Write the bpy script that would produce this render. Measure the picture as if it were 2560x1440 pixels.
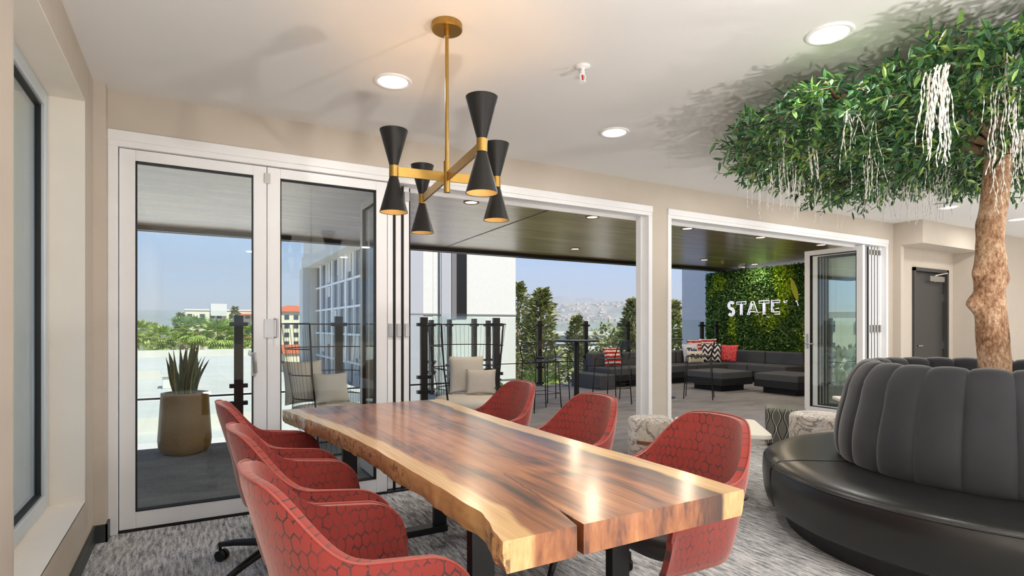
import bpy, bmesh, math, random
from mathutils import Vector, Matrix, noise as mnoise
R = math.radians; PI = math.pi
random.seed(7)
sc = bpy.context.scene
C = sc.collection
for o in list(bpy.data.objects): bpy.data.objects.remove(o)

# ---------------------------------------------------------------- camera
EYE = 1.28; YAW = R(29.74); FPX = 1406.0
cd = bpy.data.cameras.new('camera'); cam = bpy.data.objects.new('camera', cd); C.objects.link(cam)
cam.location = (0, 0, EYE); cam.rotation_euler = (R(90), 0, -YAW)
cd.sensor_fit = 'HORIZONTAL'; cd.sensor_width = 36.0; cd.lens = 36.0 * FPX / 2560
cd.shift_y = (817 - 720) / 2560.0
cd.clip_start = 0.02; cd.clip_end = 6000
sc.camera = cam

# ---------------------------------------------------------------- exposure
sc.view_settings.view_transform = 'Standard'; sc.view_settings.look = 'None'
sc.view_settings.gamma = 1.0; sc.view_settings.use_curve_mapping = False
sc.view_settings.exposure = 0.12
UPW = 98     # watts of each uplight added behind the viewer
sc.cycles.transparent_max_bounces = 32
sc.cycles.max_bounces = 10; sc.cycles.diffuse_bounces = 5; sc.cycles.glossy_bounces = 5; sc.cycles.transmission_bounces = 8
sc.cycles.sample_clamp_indirect = 6.0

def lin(c):
    if isinstance(c, str):
        c = [int(c[i:i+2], 16) for i in (0, 2, 4)]
    return tuple(((v/255)/12.92 if v/255 <= .04045 else ((v/255+.055)/1.055)**2.4) for v in c)

# ---------------------------------------------------------------- node helpers
class S:
    """math on shader sockets"""
    def __init__(s, nt, sock): s.nt = nt; s.k = sock
    def _m(s, op, b=None, c=None):
        n = s.nt.nodes.new('ShaderNodeMath'); n.operation = op
        s.nt.links.new(s.k, n.inputs[0])
        for i, v in ((1, b), (2, c)):
            if v is None: continue
            if isinstance(v, S): s.nt.links.new(v.k, n.inputs[i])
            else: n.inputs[i].default_value = v
        return S(s.nt, n.outputs[0])
    def __add__(s, b): return s._m('ADD', b)
    def __sub__(s, b): return s._m('SUBTRACT', b)
    def __mul__(s, b): return s._m('MULTIPLY', b)
    def __truediv__(s, b): return s._m('DIVIDE', b)
    def mx(s, b): return s._m('MAXIMUM', b)
    def mn(s, b): return s._m('MINIMUM', b)
    def gt(s, b): return s._m('GREATER_THAN', b)
    def lt(s, b): return s._m('LESS_THAN', b)
    def abs(s): return s._m('ABSOLUTE')
    def fmod(s, b): return s._m('FLOORED_MODULO', b)
    def pw(s, b): return s._m('POWER', b)
    def sin(s): return s._m('SINE')
    def ramp(s, a, b):      # smoothstep a..b -> 0..1
        n = s.nt.nodes.new('ShaderNodeMapRange'); n.interpolation_type = 'SMOOTHSTEP'
        s.nt.links.new(s.k, n.inputs[0]); n.inputs[1].default_value = a; n.inputs[2].default_value = b
        return S(s.nt, n.outputs[0])
def inp(nt, sock, v):
    if isinstance(v, S): nt.links.new(v.k, sock)
    elif isinstance(v, (tuple, list)):
        sock.default_value = tuple(v) + (1,) if len(v) == 3 and len(sock.default_value) == 4 else tuple(v)
    else: sock.default_value = v
def coord(nt, kind='Object'):
    n = nt.nodes.new('ShaderNodeTexCoord'); return S(nt, n.outputs[kind])
def geo_pos(nt):
    n = nt.nodes.new('ShaderNodeNewGeometry'); return S(nt, n.outputs['Position'])
def sep(v):
    n = v.nt.nodes.new('ShaderNodeSeparateXYZ'); v.nt.links.new(v.k, n.inputs[0]); return [S(v.nt, n.outputs[i]) for i in range(3)]
def comb(nt, x, y, z):
    n = nt.nodes.new('ShaderNodeCombineXYZ')
    for i, v in enumerate((x, y, z)): inp(nt, n.inputs[i], v)
    return S(nt, n.outputs[0])
def scl(v, s):
    n = v.nt.nodes.new('ShaderNodeVectorMath'); n.operation = 'MULTIPLY'; v.nt.links.new(v.k, n.inputs[0]); n.inputs[1].default_value = s
    return S(v.nt, n.outputs[0])
def noi(v, scale=5, detail=3, rough=.5, dist=0):
    n = v.nt.nodes.new('ShaderNodeTexNoise'); v.nt.links.new(v.k, n.inputs['Vector'])
    n.inputs['Scale'].default_value = scale; n.inputs['Detail'].default_value = detail
    n.inputs['Roughness'].default_value = rough; n.inputs['Distortion'].default_value = dist
    return S(v.nt, n.outputs[0])
def voro(v, scale=5, feature='F1', out='Distance', rnd=1.0):
    n = v.nt.nodes.new('ShaderNodeTexVoronoi'); n.feature = feature; v.nt.links.new(v.k, n.inputs['Vector'])
    n.inputs['Scale'].default_value = scale; n.inputs['Randomness'].default_value = rnd
    return S(v.nt, n.outputs[out])
def mixc(nt, f, a, b):
    n = nt.nodes.new('ShaderNodeMix'); n.data_type = 'RGBA'
    inp(nt, n.inputs[0], f); inp(nt, n.inputs[6], a); inp(nt, n.inputs[7], b)
    return S(nt, n.outputs[2])
def cramp(f, stops):
    n = f.nt.nodes.new('ShaderNodeValToRGB'); f.nt.links.new(f.k, n.inputs[0])
    e = n.color_ramp.elements
    while len(e) > 1: e.remove(e[-1])
    for i, (p, c) in enumerate(stops):
        x = e[0] if i == 0 else e.new(p)
        x.position = p; x.color = tuple(c) + (1,)
    return S(f.nt, n.outputs[0])
def bump(nt, h, strength=.3, dist=.01):
    n = nt.nodes.new('ShaderNodeBump'); inp(nt, n.inputs['Height'], h)
    n.inputs['Strength'].default_value = strength; n.inputs['Distance'].default_value = dist
    return S(nt, n.outputs[0])
def newmat(name):
    m = bpy.data.materials.new(name); m.use_nodes = True; nt = m.node_tree
    b = nt.nodes['Principled BSDF']; return m, nt, b
def pb(name, col, rough=.5, metal=0., spec=.5, coat=0., var=0., vs=6., bmp=0., bs=60., bd=.003, sheen=0., emit=None, es=0., stretch=(1, 1, 1)):
    """plain principled with a soft variation in colour and a fine bump"""
    m, nt, b = newmat(name); c = lin(col)
    if var:
        f = noi(scl(coord(nt), stretch), vs, 4, .6)
        cc = mixc(nt, f.ramp(.3, .7), tuple(v*(1-var) for v in c), tuple(min(1, v*(1+var)) for v in c))
        nt.links.new(cc.k, b.inputs['Base Color'])
    else: b.inputs['Base Color'].default_value = c + (1,)
    b.inputs['Roughness'].default_value = rough; b.inputs['Metallic'].default_value = metal
    b.inputs['Specular IOR Level'].default_value = spec; b.inputs['Coat Weight'].default_value = coat
    if sheen: b.inputs['Sheen Weight'].default_value = sheen; b.inputs['Sheen Roughness'].default_value = .4
    if bmp:
        h = noi(scl(coord(nt), stretch), bs, 3, .6); nt.links.new(bump(nt, h, bmp, bd).k, b.inputs['Normal'])
    if emit: b.inputs['Emission Color'].default_value = lin(emit) + (1,); b.inputs['Emission Strength'].default_value = es
    return m
def glassmat(name, tint=(.93, .965, .945), ior=1.5, rough=0.0):
    m, nt, b = newmat(name); nt.nodes.remove(b); out = nt.nodes['Material Output']
    tr = nt.nodes.new('ShaderNodeBsdfTransparent'); tr.inputs[0].default_value = tint + (1,)
    gl = nt.nodes.new('ShaderNodeBsdfGlossy'); gl.inputs['Roughness'].default_value = rough
    lw = nt.nodes.new('ShaderNodeLayerWeight'); lw.inputs[0].default_value = .5
    f0 = ((ior-1)/(ior+1))**2; fr = S(nt, lw.outputs['Facing']).pw(5.0)*(1-f0)+f0      # Schlick, the same from both sides of the pane
    mx = nt.nodes.new('ShaderNodeMixShader')
    nt.links.new(fr.k, mx.inputs[0]); nt.links.new(tr.outputs[0], mx.inputs[1]); nt.links.new(gl.outputs[0], mx.inputs[2])
    nt.links.new(mx.outputs[0], out.inputs[0]); return m

# ---------------------------------------------------------------- sky and sun
w = bpy.data.worlds.new('world'); sc.world = w; w.use_nodes = True; nt = w.node_tree
bg = nt.nodes['Background']
gen = coord(nt, 'Generated'); gx, gy, gz = sep(gen)
grad = cramp(gz, [(0.0, lin((150, 148, 140))), (.001, lin((206, 213, 228))), (.09, lin((178, 202, 236))), (.2, lin((146, 184, 234))), (.6, lin((110, 155, 215))), (1.0, lin((84, 128, 195)))])
cl = noi(scl(gen, (1.2, 1.2, 7.0)), 2.6, 6, .55, .6).ramp(.42, .75) * .38
cc = mixc(nt, cl * gz.ramp(0.02, .2), grad, lin((216, 224, 238)))
nt.links.new(cc.k, bg.inputs[0]); bg.inputs[1].default_value = 1.04

sd = bpy.data.lights.new('sun', 'SUN'); so = bpy.data.objects.new('sun', sd); C.objects.link(so)
sd.energy = 5.1; sd.angle = R(.55); sd.color = (1.0, .95, .87)
so.rotation_euler = Vector((-.14, .62, -.80)).to_track_quat('-Z', 'Y').to_euler()
so.location = (5, -10, 12)

# ---------------------------------------------------------------- mesh helpers
class MB:
    def __init__(s): s.v = []; s.f = []; s.uv = {}
    def add(s, vs, fs, uvs=None):
        b = len(s.v); s.v += [tuple(v) for v in vs]
        for f in fs: s.f.append(tuple(i+b for i in f))
        if uvs:
            for i, u in enumerate(uvs): s.uv[b+i] = u
        return s
    def box(s, x0, x1, y0, y1, z0, z1):
        x0, x1 = sorted((x0, x1)); y0, y1 = sorted((y0, y1)); z0, z1 = sorted((z0, z1))
        v = [(x, y, z) for z in (z0, z1) for y in (y0, y1) for x in (x0, x1)]
        return s.add(v, [(0, 2, 3, 1), (4, 5, 7, 6), (0, 1, 5, 4), (2, 6, 7, 3), (0, 4, 6, 2), (1, 3, 7, 5)])
    def obox(s, c, sx, sy, sz, rz=0, M=None):
        m = M if M else Matrix.Rotation(rz, 4, 'Z'); c = Vector(c)
        v = [c + m @ Vector((x*sx/2, y*sy/2, z*sz/2)) for z in (-1, 1) for y in (-1, 1) for x in (-1, 1)]
        return s.add(v, [(0, 2, 3, 1), (4, 5, 7, 6), (0, 1, 5, 4), (2, 6, 7, 3), (0, 4, 6, 2), (1, 3, 7, 5)])
    def tube(s, pts, r, n=8, closed=False, caps=True):
        pts = [Vector(p) for p in pts]; k = len(pts)
        rr = r if isinstance(r, (list, tuple)) else [r]*k
        prev = None; vs = []
        for i, p in enumerate(pts):
            if closed: t = pts[(i+1) % k] - pts[i-1]
            else: t = pts[min(i+1, k-1)] - pts[max(i-1, 0)]
            t = t.normalized() if t.length > 1e-9 else Vector((0, 0, 1))
            if prev is None:
                a = Vector((0, 0, 1)) if abs(t.z) < .9 else Vector((1, 0, 0))
                u = t.cross(a).normalized()
            else:
                u = prev - t * prev.dot(t)
                u = u.normalized() if u.length > 1e-6 else t.orthogonal().normalized()
            prev = u; w_ = t.cross(u)
            for j in range(n):
                a = 2*PI*j/n; vs.append(p + (u*math.cos(a) + w_*math.sin(a))*rr[i])
        fs = []
        for i in range(k if closed else k-1):
            for j in range(n):
                a = i*n+j; b = i*n+(j+1) % n; i2 = (i+1) % k
                fs.append((a, b, i2*n+(j+1) % n, i2*n+j))
        if caps and not closed:
            fs.append(tuple(range(n-1, -1, -1))); fs.append(tuple((k-1)*n+j for j in range(n)))
        return s.add(vs, fs)
    def lathe(s, prof, n=32, c=(0, 0, 0), caps=True, a0=0, a1=2*PI):
        full = abs(a1-a0-2*PI) < 1e-6; m = n if full else n+1; vs = []
        for r, z in prof:
            for j in range(m):
                a = a0+(a1-a0)*j/n; vs.append((c[0]+r*math.cos(a), c[1]+r*math.sin(a), c[2]+z))
        fs = []
        for i in range(len(prof)-1):
            for j in range(n):
                j2 = (j+1) % m if full else j+1
                fs.append((i*m+j, i*m+j2, (i+1)*m+j2, (i+1)*m+j))
        if caps and full:
            fs.append(tuple(range(m-1, -1, -1))); fs.append(tuple((len(prof)-1)*m+j for j in range(m)))
        if caps and not full:
            fs.append(tuple(i*m for i in range(len(prof)))); fs.append(tuple(i*m+n for i in reversed(range(len(prof)))))
        return s.add(vs, fs)
    def prism(s, poly, z0, z1):
        n = len(poly); v = [(x, y, z0) for x, y in poly]+[(x, y, z1) for x, y in poly]
        fs = [tuple(range(n-1, -1, -1)), tuple(range(n, 2*n))]+[(i, (i+1) % n, n+(i+1) % n, n+i) for i in range(n)]
        return s.add(v, fs)
    def grid(s, fn, nu, nv, uvf=None, wrap=False):
        vs = []; uvs = []
        for i in range(nu+1):
            for j in range(nv+1):
                u, v = i/nu, j/nv; vs.append(fn(u, v)); uvs.append(uvf(u, v) if uvf else (u, v))
        fs = [(i*(nv+1)+j, (i+1)*(nv+1)+j, (i+1)*(nv+1)+j+1, i*(nv+1)+j+1) for i in range(nu) for j in range(nv)]
        return s.add(vs, fs, uvs)
    def build(s, name, m, parent=None, smooth=False, bevel=0, seg=2, sub=0, loc=None, rz=0, recalc=True, weld=False):
        me = bpy.data.meshes.new(name); me.from_pydata(s.v, [], s.f); me.update()
        if s.uv:
            ul = me.uv_layers.new(name='UVMap')
            for l in me.loops: ul.data[l.index].uv = s.uv.get(l.vertex_index, (0, 0))
        if recalc or weld:
            bm = bmesh.new(); bm.from_mesh(me)
            if weld: bmesh.ops.remove_doubles(bm, verts=bm.verts, dist=1e-4)
            bmesh.ops.recalc_face_normals(bm, faces=bm.faces); bm.to_mesh(me); bm.free()
        o = bpy.data.objects.new(name, me); C.objects.link(o)
        if m: me.materials.append(m)
        if parent: o.parent = parent
        if loc: o.location = loc
        if rz: o.rotation_euler.z = rz
        if bevel:
            b = o.modifiers.new('b', 'BEVEL'); b.width = bevel; b.segments = seg; b.limit_method = 'ANGLE'; b.angle_limit = R(35); b.harden_normals = False
        if sub:
            u = o.modifiers.new('s', 'SUBSURF'); u.levels = sub; u.render_levels = sub
        if smooth:
            for p in me.polygons: p.use_smooth = True
        elif bevel: 
            for p in me.polygons: p.use_smooth = False
        return o
def sharp(o, deg=35):
    """smooth shading with sharp edges kept"""
    me = o.data; bm = bmesh.new(); bm.from_mesh(me)
    for e in bm.edges:
        if len(e.link_faces) == 2 and e.calc_face_angle(0) > R(deg): e.smooth = False
    for f in bm.faces: f.smooth = True
    bm.to_mesh(me); bm.free(); return o
def tag(o, label=None, cat=None, group=None, kind=None):
    if label: o['label'] = label
    if cat: o['category'] = cat
    if group: o['group'] = group
    if kind: o['kind'] = kind
    return o
def thing(name, loc=(0, 0, 0), rz=0, label=None, cat=None, group=None):
    o = bpy.data.objects.new(name, None); C.objects.link(o); o.location = loc; o.rotation_euler = (0, 0, rz); o.empty_display_size = .1
    return tag(o, label, cat, group)
def struct(o, label=None, cat=None): return tag(o, label, cat, None, 'structure')
def kids(o): return [c for c in bpy.data.objects if c.parent == o]
def dup(o, parent=None, loc=None, rz=None, label=None):
    c = o.copy(); C.objects.link(c); c.parent = parent
    if loc is not None: c.location = loc
    if rz is not None: c.rotation_euler = (0, 0, rz)
    if label: c['label'] = label
    for k in kids(o): dup(k, c)
    return c
def bx(name, m, x0, x1, y0, y1, z0, z1, parent=None, bevel=0):
    return MB().box(x0, x1, y0, y1, z0, z1).build(name, m, parent, bevel=bevel)

# ---------------------------------------------------------------- materials
M = {}
M['wall'] = pb('wall_paint', (202, 192, 179), .85, spec=.2, var=.015, bmp=.06, bs=180, bd=.001)
M['wall_light'] = pb('wall_paint_reveal', (233, 226, 214), .8, spec=.2, var=.01)
M['ceil'] = pb('ceiling_paint', (230, 229, 227), .9, spec=.15, bmp=.05, bs=220, bd=.001)
M['trimw'] = pb('white_frame_paint', (242, 242, 243), .38, var=.01)
M['base'] = pb('charcoal_vinyl', (52, 56, 54), .45)
M['alu'] = pb('pale_aluminium', (205, 214, 220), .35, metal=.25)
M['gasket'] = pb('black_rubber', (18, 19, 20), .6)
M['glass'] = glassmat('door_glass', (.95, .98, .965))
M['glass_win'] = glassmat('window_glass', (.86, .92, .90), 1.55)
M['glass_green'] = glassmat('door_glass_tinted', (.955, .98, .968), 1.52)
M['glass_rail'] = glassmat('railing_glass', (.955, .985, .975), 1.45)
M['steel'] = pb('dark_bronze_steel', (38, 36, 34), .4, metal=.3)
M['black'] = pb('black_powder_coat', (24, 24, 25), .42, metal=.2)
M['chrome'] = pb('satin_nickel', (190, 190, 188), .28, metal=1)
M['brass'] = pb('brushed_brass', (178, 142, 76), .34, metal=1, var=.05, vs=30)
M['shade'] = pb('matt_black_shade', (20, 19, 18), .45, spec=.4)
M['shade_in'] = pb('warm_white_shade_lining', (252, 212, 132), .5)
M['velvet'] = pb('charcoal_velvet', (50, 50, 54), .75, spec=.25, sheen=.4, var=.1, vs=4, bmp=.05, bs=200)
M['leather'] = pb('black_leather', (30, 30, 30), .31, spec=.5, var=.06, vs=3, bmp=.10, bs=240, bd=.0012)
M['plinth'] = pb('dark_plinth_laminate', (30, 30, 31), .5)
M['outdoor'] = pb('charcoal_outdoor_fabric', (84, 87, 93), .85, spec=.2, var=.06, vs=40, bmp=.15, bs=300)
M['outbase'] = pb('black_wicker_base', (27, 29, 32), .6, var=.1, vs=30)
M['cushion_w'] = pb('pale_linen', (214, 208, 200), .9, var=.03, vs=8, bmp=.1, bs=150)
M['seat_blk'] = pb('grey_black_vinyl', (52, 53, 56), .5)
M['soil'] = pb('soil', (50, 40, 30), .95, var=.3, vs=40, bmp=.6, bs=60)
M['laminate'] = pb('cream_white_laminate', (236, 231, 220), .35)
M['band'] = pb('walnut_band', (120, 74, 46), .4, var=.15, vs=20)
M['doorgrey'] = pb('dark_grey_door_paint', (62, 60, 58), .5)
M['emit'] = pb('downlight_lens', (255, 250, 240), .5, emit=(255, 246, 228), es=4.0)
M['emit_warm'] = pb('warm_bulb', (255, 240, 210), .5, emit=(255, 200, 120), es=130.0)
M['emit_soffit'] = pb('warm_downlight_lens', (255, 240, 215), .5, emit=(255, 224, 176), es=5.0)
M['neon'] = pb('white_sign_tube', (240, 238, 250), .4, emit=(226, 218, 255), es=.75)
M['stucco'] = pb('white_stucco', (216, 214, 207), .9, var=.02)
M['cream'] = pb('cream_stucco', (236, 224, 196), .9, var=.03, vs=.3)
M['tile'] = pb('terracotta_tile', (196, 104, 66), .8, var=.15, vs=3)
M['winblk'] = pb('dark_window_glass', (70, 78, 86), .12, spec=.8)
M['greywall'] = pb('shade_blue_stucco', (196, 201, 210), .9, var=.02)  # bluish cast of the block's shade is put into this colour

def carpet(name, a, b, c_, sx, sy, thr=(.38, .62)):
    m, nt, bs = newmat(name); p = geo_pos(nt)
    f1 = noi(scl(p, (sx, sy, 1)), 1, 5, .7); f2 = noi(scl(p, (sx*3, sy*5, 1)), 1, 3, .6); big = noi(scl(p, (.9, .5, 1)), 1, 3, .5)
    f = (f1*.75+f2*.25+(big-.5)*.25)
    nt.links.new(cramp(f, [(thr[0], lin(a)), ((thr[0]+thr[1])/2, lin(b)), (thr[1], lin(c_))]).k, bs.inputs['Base Color'])
    bs.inputs['Roughness'].default_value = .95; bs.inputs['Specular IOR Level'].default_value = .1
    nt.links.new(bump(nt, f2, .5, .004).k, bs.inputs['Normal']); return m
M['carpet'] = carpet('streaked_carpet', (82, 83, 87), (166, 167, 169), (220, 219, 218), 55, 7, (.36, .60))
M['deck'] = carpet('grey_deck_tile', (112, 113, 118), (134, 135, 140), (150, 150, 154), 1.6, 5, (.3, .7))
M['roof'] = pb('white_concrete_roof', (210, 205, 195), .9, var=.05, vs=.4)
M['ground'] = pb('dusty_ground', (150, 142, 126), .95, var=.2, vs=.05)

def soffitmat():
    m, nt, b = newmat('walnut_board_soffit'); p = geo_pos(nt); x, y, z = sep(p)
    board = noi(comb(nt, x*.25, (y/.11)._m('FLOOR'), 0.0), 3.1, 2, .5)
    grain = noi(scl(p, (1.2, 34, 1)), 1, 4, .6)
    f = board*.55+grain*.45
    col = cramp(f, [(.34, lin((96, 66, 44))), (.5, lin((158, 120, 88))), (.66, lin((212, 180, 142)))])
    groove = (y/.11).fmod(1.0).lt(.05)
    col = mixc(nt, groove*.5, col, lin((40, 28, 20)))
    nt.links.new(col.k, b.inputs['Base Color']); b.inputs['Roughness'].default_value = .35; b.inputs['Coat Weight'].default_value = 1; b.inputs['Coat Roughness'].default_value = .22; b.inputs['Coat IOR'].default_value = 1.45
    nt.links.new(bump(nt, grain, .25, .002).k, b.inputs['Normal']); return m
M['soffit'] = soffitmat()

def hexfabric(name, base, line, rel=.25, sc_=.036):
    m, nt, b = newmat(name)
    uv = coord(nt, 'UV'); u, v, _ = sep(uv)
    wob = noi(uv, 9, 2, .5)-.5
    u = (u+wob*.008)/sc_; v = (v+wob*.006)/(sc_*1.25)
    def cell(ox, oy):
        return (u-ox).fmod(1.0)-.5, (v-oy).fmod(1.7320508)-.8660254
    ax, ay = cell(0., 0.); bx_, by = cell(.5, .8660254)
    hd = lambda x, y: (x.abs()).mx(x.abs()*.5+y.abs()*.8660254)
    da = hd(ax, ay); db = hd(bx_, by); d = da.mn(db)
    edge = d.ramp(.42, .455)
    brk = noi(comb(nt, u*.9, v*.9, 0.0), 1.35, 2, .5).ramp(.41, .47)
    fade = noi(comb(nt, u, v, 0.0), .35, 2, .5)
    f = edge*brk
    lc = mixc(nt, fade.ramp(.35, .65), tuple(lin(line)), tuple(x*.5+y*.5 for x, y in zip(lin(line), lin(base))))
    fine = noi(uv, 700, 2, .6)
    bc = mixc(nt, fine*.35, lin(base), tuple(x*.78 for x in lin(base)))
    nt.links.new(mixc(nt, f*.92, bc, lc).k, b.inputs['Base Color'])
    nt.links.new((f*-.22+.82).k, b.inputs['Roughness']); nt.links.new((f*.25+.22).k, b.inputs['Specular IOR Level'])
    b.inputs['Sheen Weight'].default_value = .6; b.inputs['Sheen Tint'].default_value = (1, .75, .7, 1)
    nt.links.new(bump(nt, f*-1.0+fine*.15, rel, .002).k, b.inputs['Normal']); return m
M['fabric'] = hexfabric('red_hexagon_fabric', (148, 54, 48), (34, 20, 20))
M['piping'] = pb('red_piping', (166, 76, 66), .8, sheen=.3)

def slabmat():
    m, nt, b = newmat('live_edge_slab')
    uv = coord(nt, 'UV'); dl, dr_, _ = sep(uv); p = coord(nt); x, y, z = sep(p)
    wav = noi(comb(nt, x*1.0, y*2.2, z*.6), 1.4, 3, .5)-.5
    sapL = ((dl+wav*.05)-(noi(comb(nt, y, 0.0, 0.0), 1.5, 2)*.08)).ramp(.025, .05)
    sapR = (dr_+wav*.07).ramp(.085, .105)
    heart = sapL*sapR
    # flowing grain: stretch along y, warped around a knot near the near end
    kx = x-1.12; ky = y-1.42
    kd = ((kx*kx)*5.0+(ky*ky)*1.2).pw(.5)
    warp = noi(comb(nt, x*2.2, y*.8, z), 1.6, 4, .55, .7)
    ph = kd.mn(.45)*9.0+warp*7.0+x*7.0
    g1 = (ph*2.2).sin()*.5+.5
    fine = noi(comb(nt, x*70.0, y*3.2, z*22.0), 1, 5, .65)
    streak = noi(comb(nt, x*13.0, y*.7, z*3.5), 1.3, 6, .68, .5)
    band = noi(comb(nt, x*30.0+warp*2.0, y*.35, z*5.0), 1.2, 3, .6)
    f = g1*.14+streak*.50+fine*.18+band*.26
    hc = cramp(f, [(.37, lin((50, 28, 17))), (.45, lin((108, 60, 34))), (.53, lin((150, 90, 50))), (.64, lin((180, 116, 68))), (.76, lin((218, 162, 102)))])
    dk = (dr_+wav*.05).ramp(.10, .24)
    hc = mixc(nt, dk, lin((66, 36, 20)), hc)
    sf = fine*.6+streak*.4
    scol = cramp(sf, [(.3, lin((190, 142, 84))), (.55, lin((222, 182, 124))), (.75, lin((238, 208, 158)))])
    pit = noi(p, 26, 5, .7).ramp(.50, .60)*noi(p, 3.2, 2).ramp(.40, .55)
    below = z.lt(.752); pit = pit*below*(dl.lt(.02)+dr_.lt(.02)).mn(1.0)
    scol = mixc(nt, pit*.8, scol, lin((96, 56, 20)))
    col = mixc(nt, heart, scol, hc)
    # hairline crack running back from the notch
    cx = (y-1.28)*.13+.905; cr = ((x-cx)-((noi(comb(nt, y, 0.0, 0.0), 9, 3)-.5)*.035)).abs().lt(.0035)*y.gt(1.25)*y.lt(1.75)
    col = mixc(nt, cr*.75, col, lin((60, 26, 12)))
    nt.links.new(col.k, b.inputs['Base Color'])
    b.inputs['Roughness'].default_value = .36; b.inputs['Coat Weight'].default_value = .9; b.inputs['Coat Roughness'].default_value = .2
    nt.links.new(bump(nt, pit*-1.0+fine*.05, .5, .006).k, b.inputs['Normal'])
    return m
M['slab'] = slabmat()

def marblefab():
    m, nt, b = newmat('marbled_velvet'); p = coord(nt)
    n1 = noi(p, 3.2, 5, .6, 1.6); v = (n1-.5).abs().ramp(0.0, .035); n2 = (noi(scl(p, (1, 1, 1.6)), 8, 4, .6, 1.2)-.5).abs().ramp(0, .05)
    col = mixc(nt, v, lin((122, 112, 106)), mixc(nt, n2, lin((168, 158, 150)), mixc(nt, noi(p, 2, 2).ramp(.4, .65), lin((196, 184, 170)), lin((224, 220, 216)))))
    nt.links.new(col.k, b.inputs['Base Color']); b.inputs['Roughness'].default_value = .7; b.inputs['Sheen Weight'].default_value = .3; return m
M['marble'] = marblefab()
def ogeefab():
    m, nt, b = newmat('ogee_patterned_fabric'); uv = coord(nt, 'UV'); u, v, _ = sep(uv)
    def pat(off):
        uu = (u/.115+off).fmod(1.0)-.5; vv = (v/.26+off)
        wd = (vv*PI*2).sin()*.16+.26
        return uu.abs()-wd
    d = pat(0.0)
    a = d.abs().lt(.05); a2 = (d+.075).abs().lt(.022)
    col = mixc(nt, a2, mixc(nt, a, mixc(nt, d.lt(0.0), lin((112, 112, 104)), lin((92, 92, 86))), lin((22, 22, 20))), lin((206, 204, 194)))
    nt.links.new(col.k, b.inputs['Base Color']); b.inputs['Roughness'].default_value = .35; return m
M['ogee'] = ogeefab()
def barkmat():
    m, nt, b = newmat('mottled_bark'); p = coord(nt)
    n1 = noi(scl(p, (1, 1, .55)), 60, 5, .75); n2 = noi(scl(p, (1, 1, .6)), 7, 3, .6)
    f = n1*.6+n2*.4
    nt.links.new(cramp(f, [(.38, lin((96, 64, 44))), (.46, lin((150, 110, 80))), (.54, lin((190, 152, 120))), (.64, lin((226, 204, 178)))]).k, b.inputs['Base Color'])
    b.inputs['Roughness'].default_value = .85; nt.links.new(bump(nt, f, .9, .012).k, b.inputs['Normal']); return m
M['bark'] = barkmat()
def leafmat(name, stops, vs=3.0, rough=.42, trans=.25):
    m, nt, b = newmat(name)
    ge = nt.nodes.new('ShaderNodeNewGeometry'); rnd = S(nt, ge.outputs['Random Per Island'])
    p = geo_pos(nt); f = rnd*.75+noi(p, vs, 2)*.25
    col = cramp(f, stops); nt.links.new(col.k, b.inputs['Base Color'])
    b.inputs['Roughness'].default_value = rough
    out = nt.nodes['Material Output']; tl = nt.nodes.new('ShaderNodeBsdfTranslucent'); nt.links.new(col.k, tl.inputs[0])
    mx = nt.nodes.new('ShaderNodeMixShader'); mx.inputs[0].default_value = trans
    nt.links.new(b.outputs[0], mx.inputs[1]); nt.links.new(tl.outputs[0], mx.inputs[2]); nt.links.new(mx.outputs[0], out.inputs[0]); return m
M['leaf'] = leafmat('olive_green_leaves', [(0, lin((28, 60, 40))), (.35, lin((46, 86, 52))), (.68, lin((76, 118, 64))), (.82, lin((122, 158, 70))), (.97, lin((170, 186, 92)))], trans=.1)
M['root'] = pb('pale_root_ribbon', (244, 240, 232), .6, var=.1, vs=40)
M['twig'] = pb('twig_brown', (104, 84, 58), .8)
def wallleafmat():
    m, nt, b = newmat('boxwood_panel_leaves')
    ge = nt.nodes.new('ShaderNodeNewGeometry'); rnd = S(nt, ge.outputs['Random Per Island']); p = geo_pos(nt)
    zone = noi(scl(p, (1, .62, .34)), 1.35, 2, .5, .5).ramp(.47, .55)
    d = cramp(rnd, [(0, lin((40, 76, 32))), (.5, lin((76, 120, 54))), (.9, lin((122, 164, 88)))])
    l = cramp(rnd, [(0, lin((104, 146, 24))), (.5, lin((158, 198, 40))), (.9, lin((204, 226, 70)))])
    nt.links.new(mixc(nt, zone, d, l).k, b.inputs['Base Color']); b.inputs['Roughness'].default_value = .5; return m
M['wall_leaf'] = wallleafmat()
M['conifer'] = leafmat('conifer_needles', [(0, lin((92, 104, 66))), (.5, lin((138, 144, 92))), (.9, lin((196, 190, 130)))], .5, .7, .1)
M['palm'] = leafmat('palm_fronds', [(0, lin((112, 142, 62))), (.5, lin((160, 182, 84))), (.9, lin((208, 214, 124)))], .5, .6, .2)
M['shrub'] = leafmat('sunlit_shrub_leaves', [(0, lin((120, 146, 62))), (.5, lin((174, 190, 84))), (.9, lin((216, 220, 128)))], .5, .6, .2)
M['snake'] = None
def snakemat():
    m, nt, b = newmat('snake_plant_leaf'); uv = coord(nt, 'UV'); u, v, _ = sep(uv)
    band = noi(comb(nt, u*2, v*26, 0.0), 1, 3, .6).ramp(.45, .55)
    edge = (u-.5).abs().gt(.42)
    col = mixc(nt, edge, mixc(nt, band, lin((36, 58, 34)), lin((66, 88, 50))), lin((168, 164, 84)))
    nt.links.new(col.k, b.inputs['Base Color']); b.inputs['Roughness'].default_value = .4; return m
M['snake'] = snakemat()
M['pot'] = pb('olive_bronze_glaze', (136, 100, 48), .3, spec=.6, var=.1, vs=3, stretch=(1, 1, .1))
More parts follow.
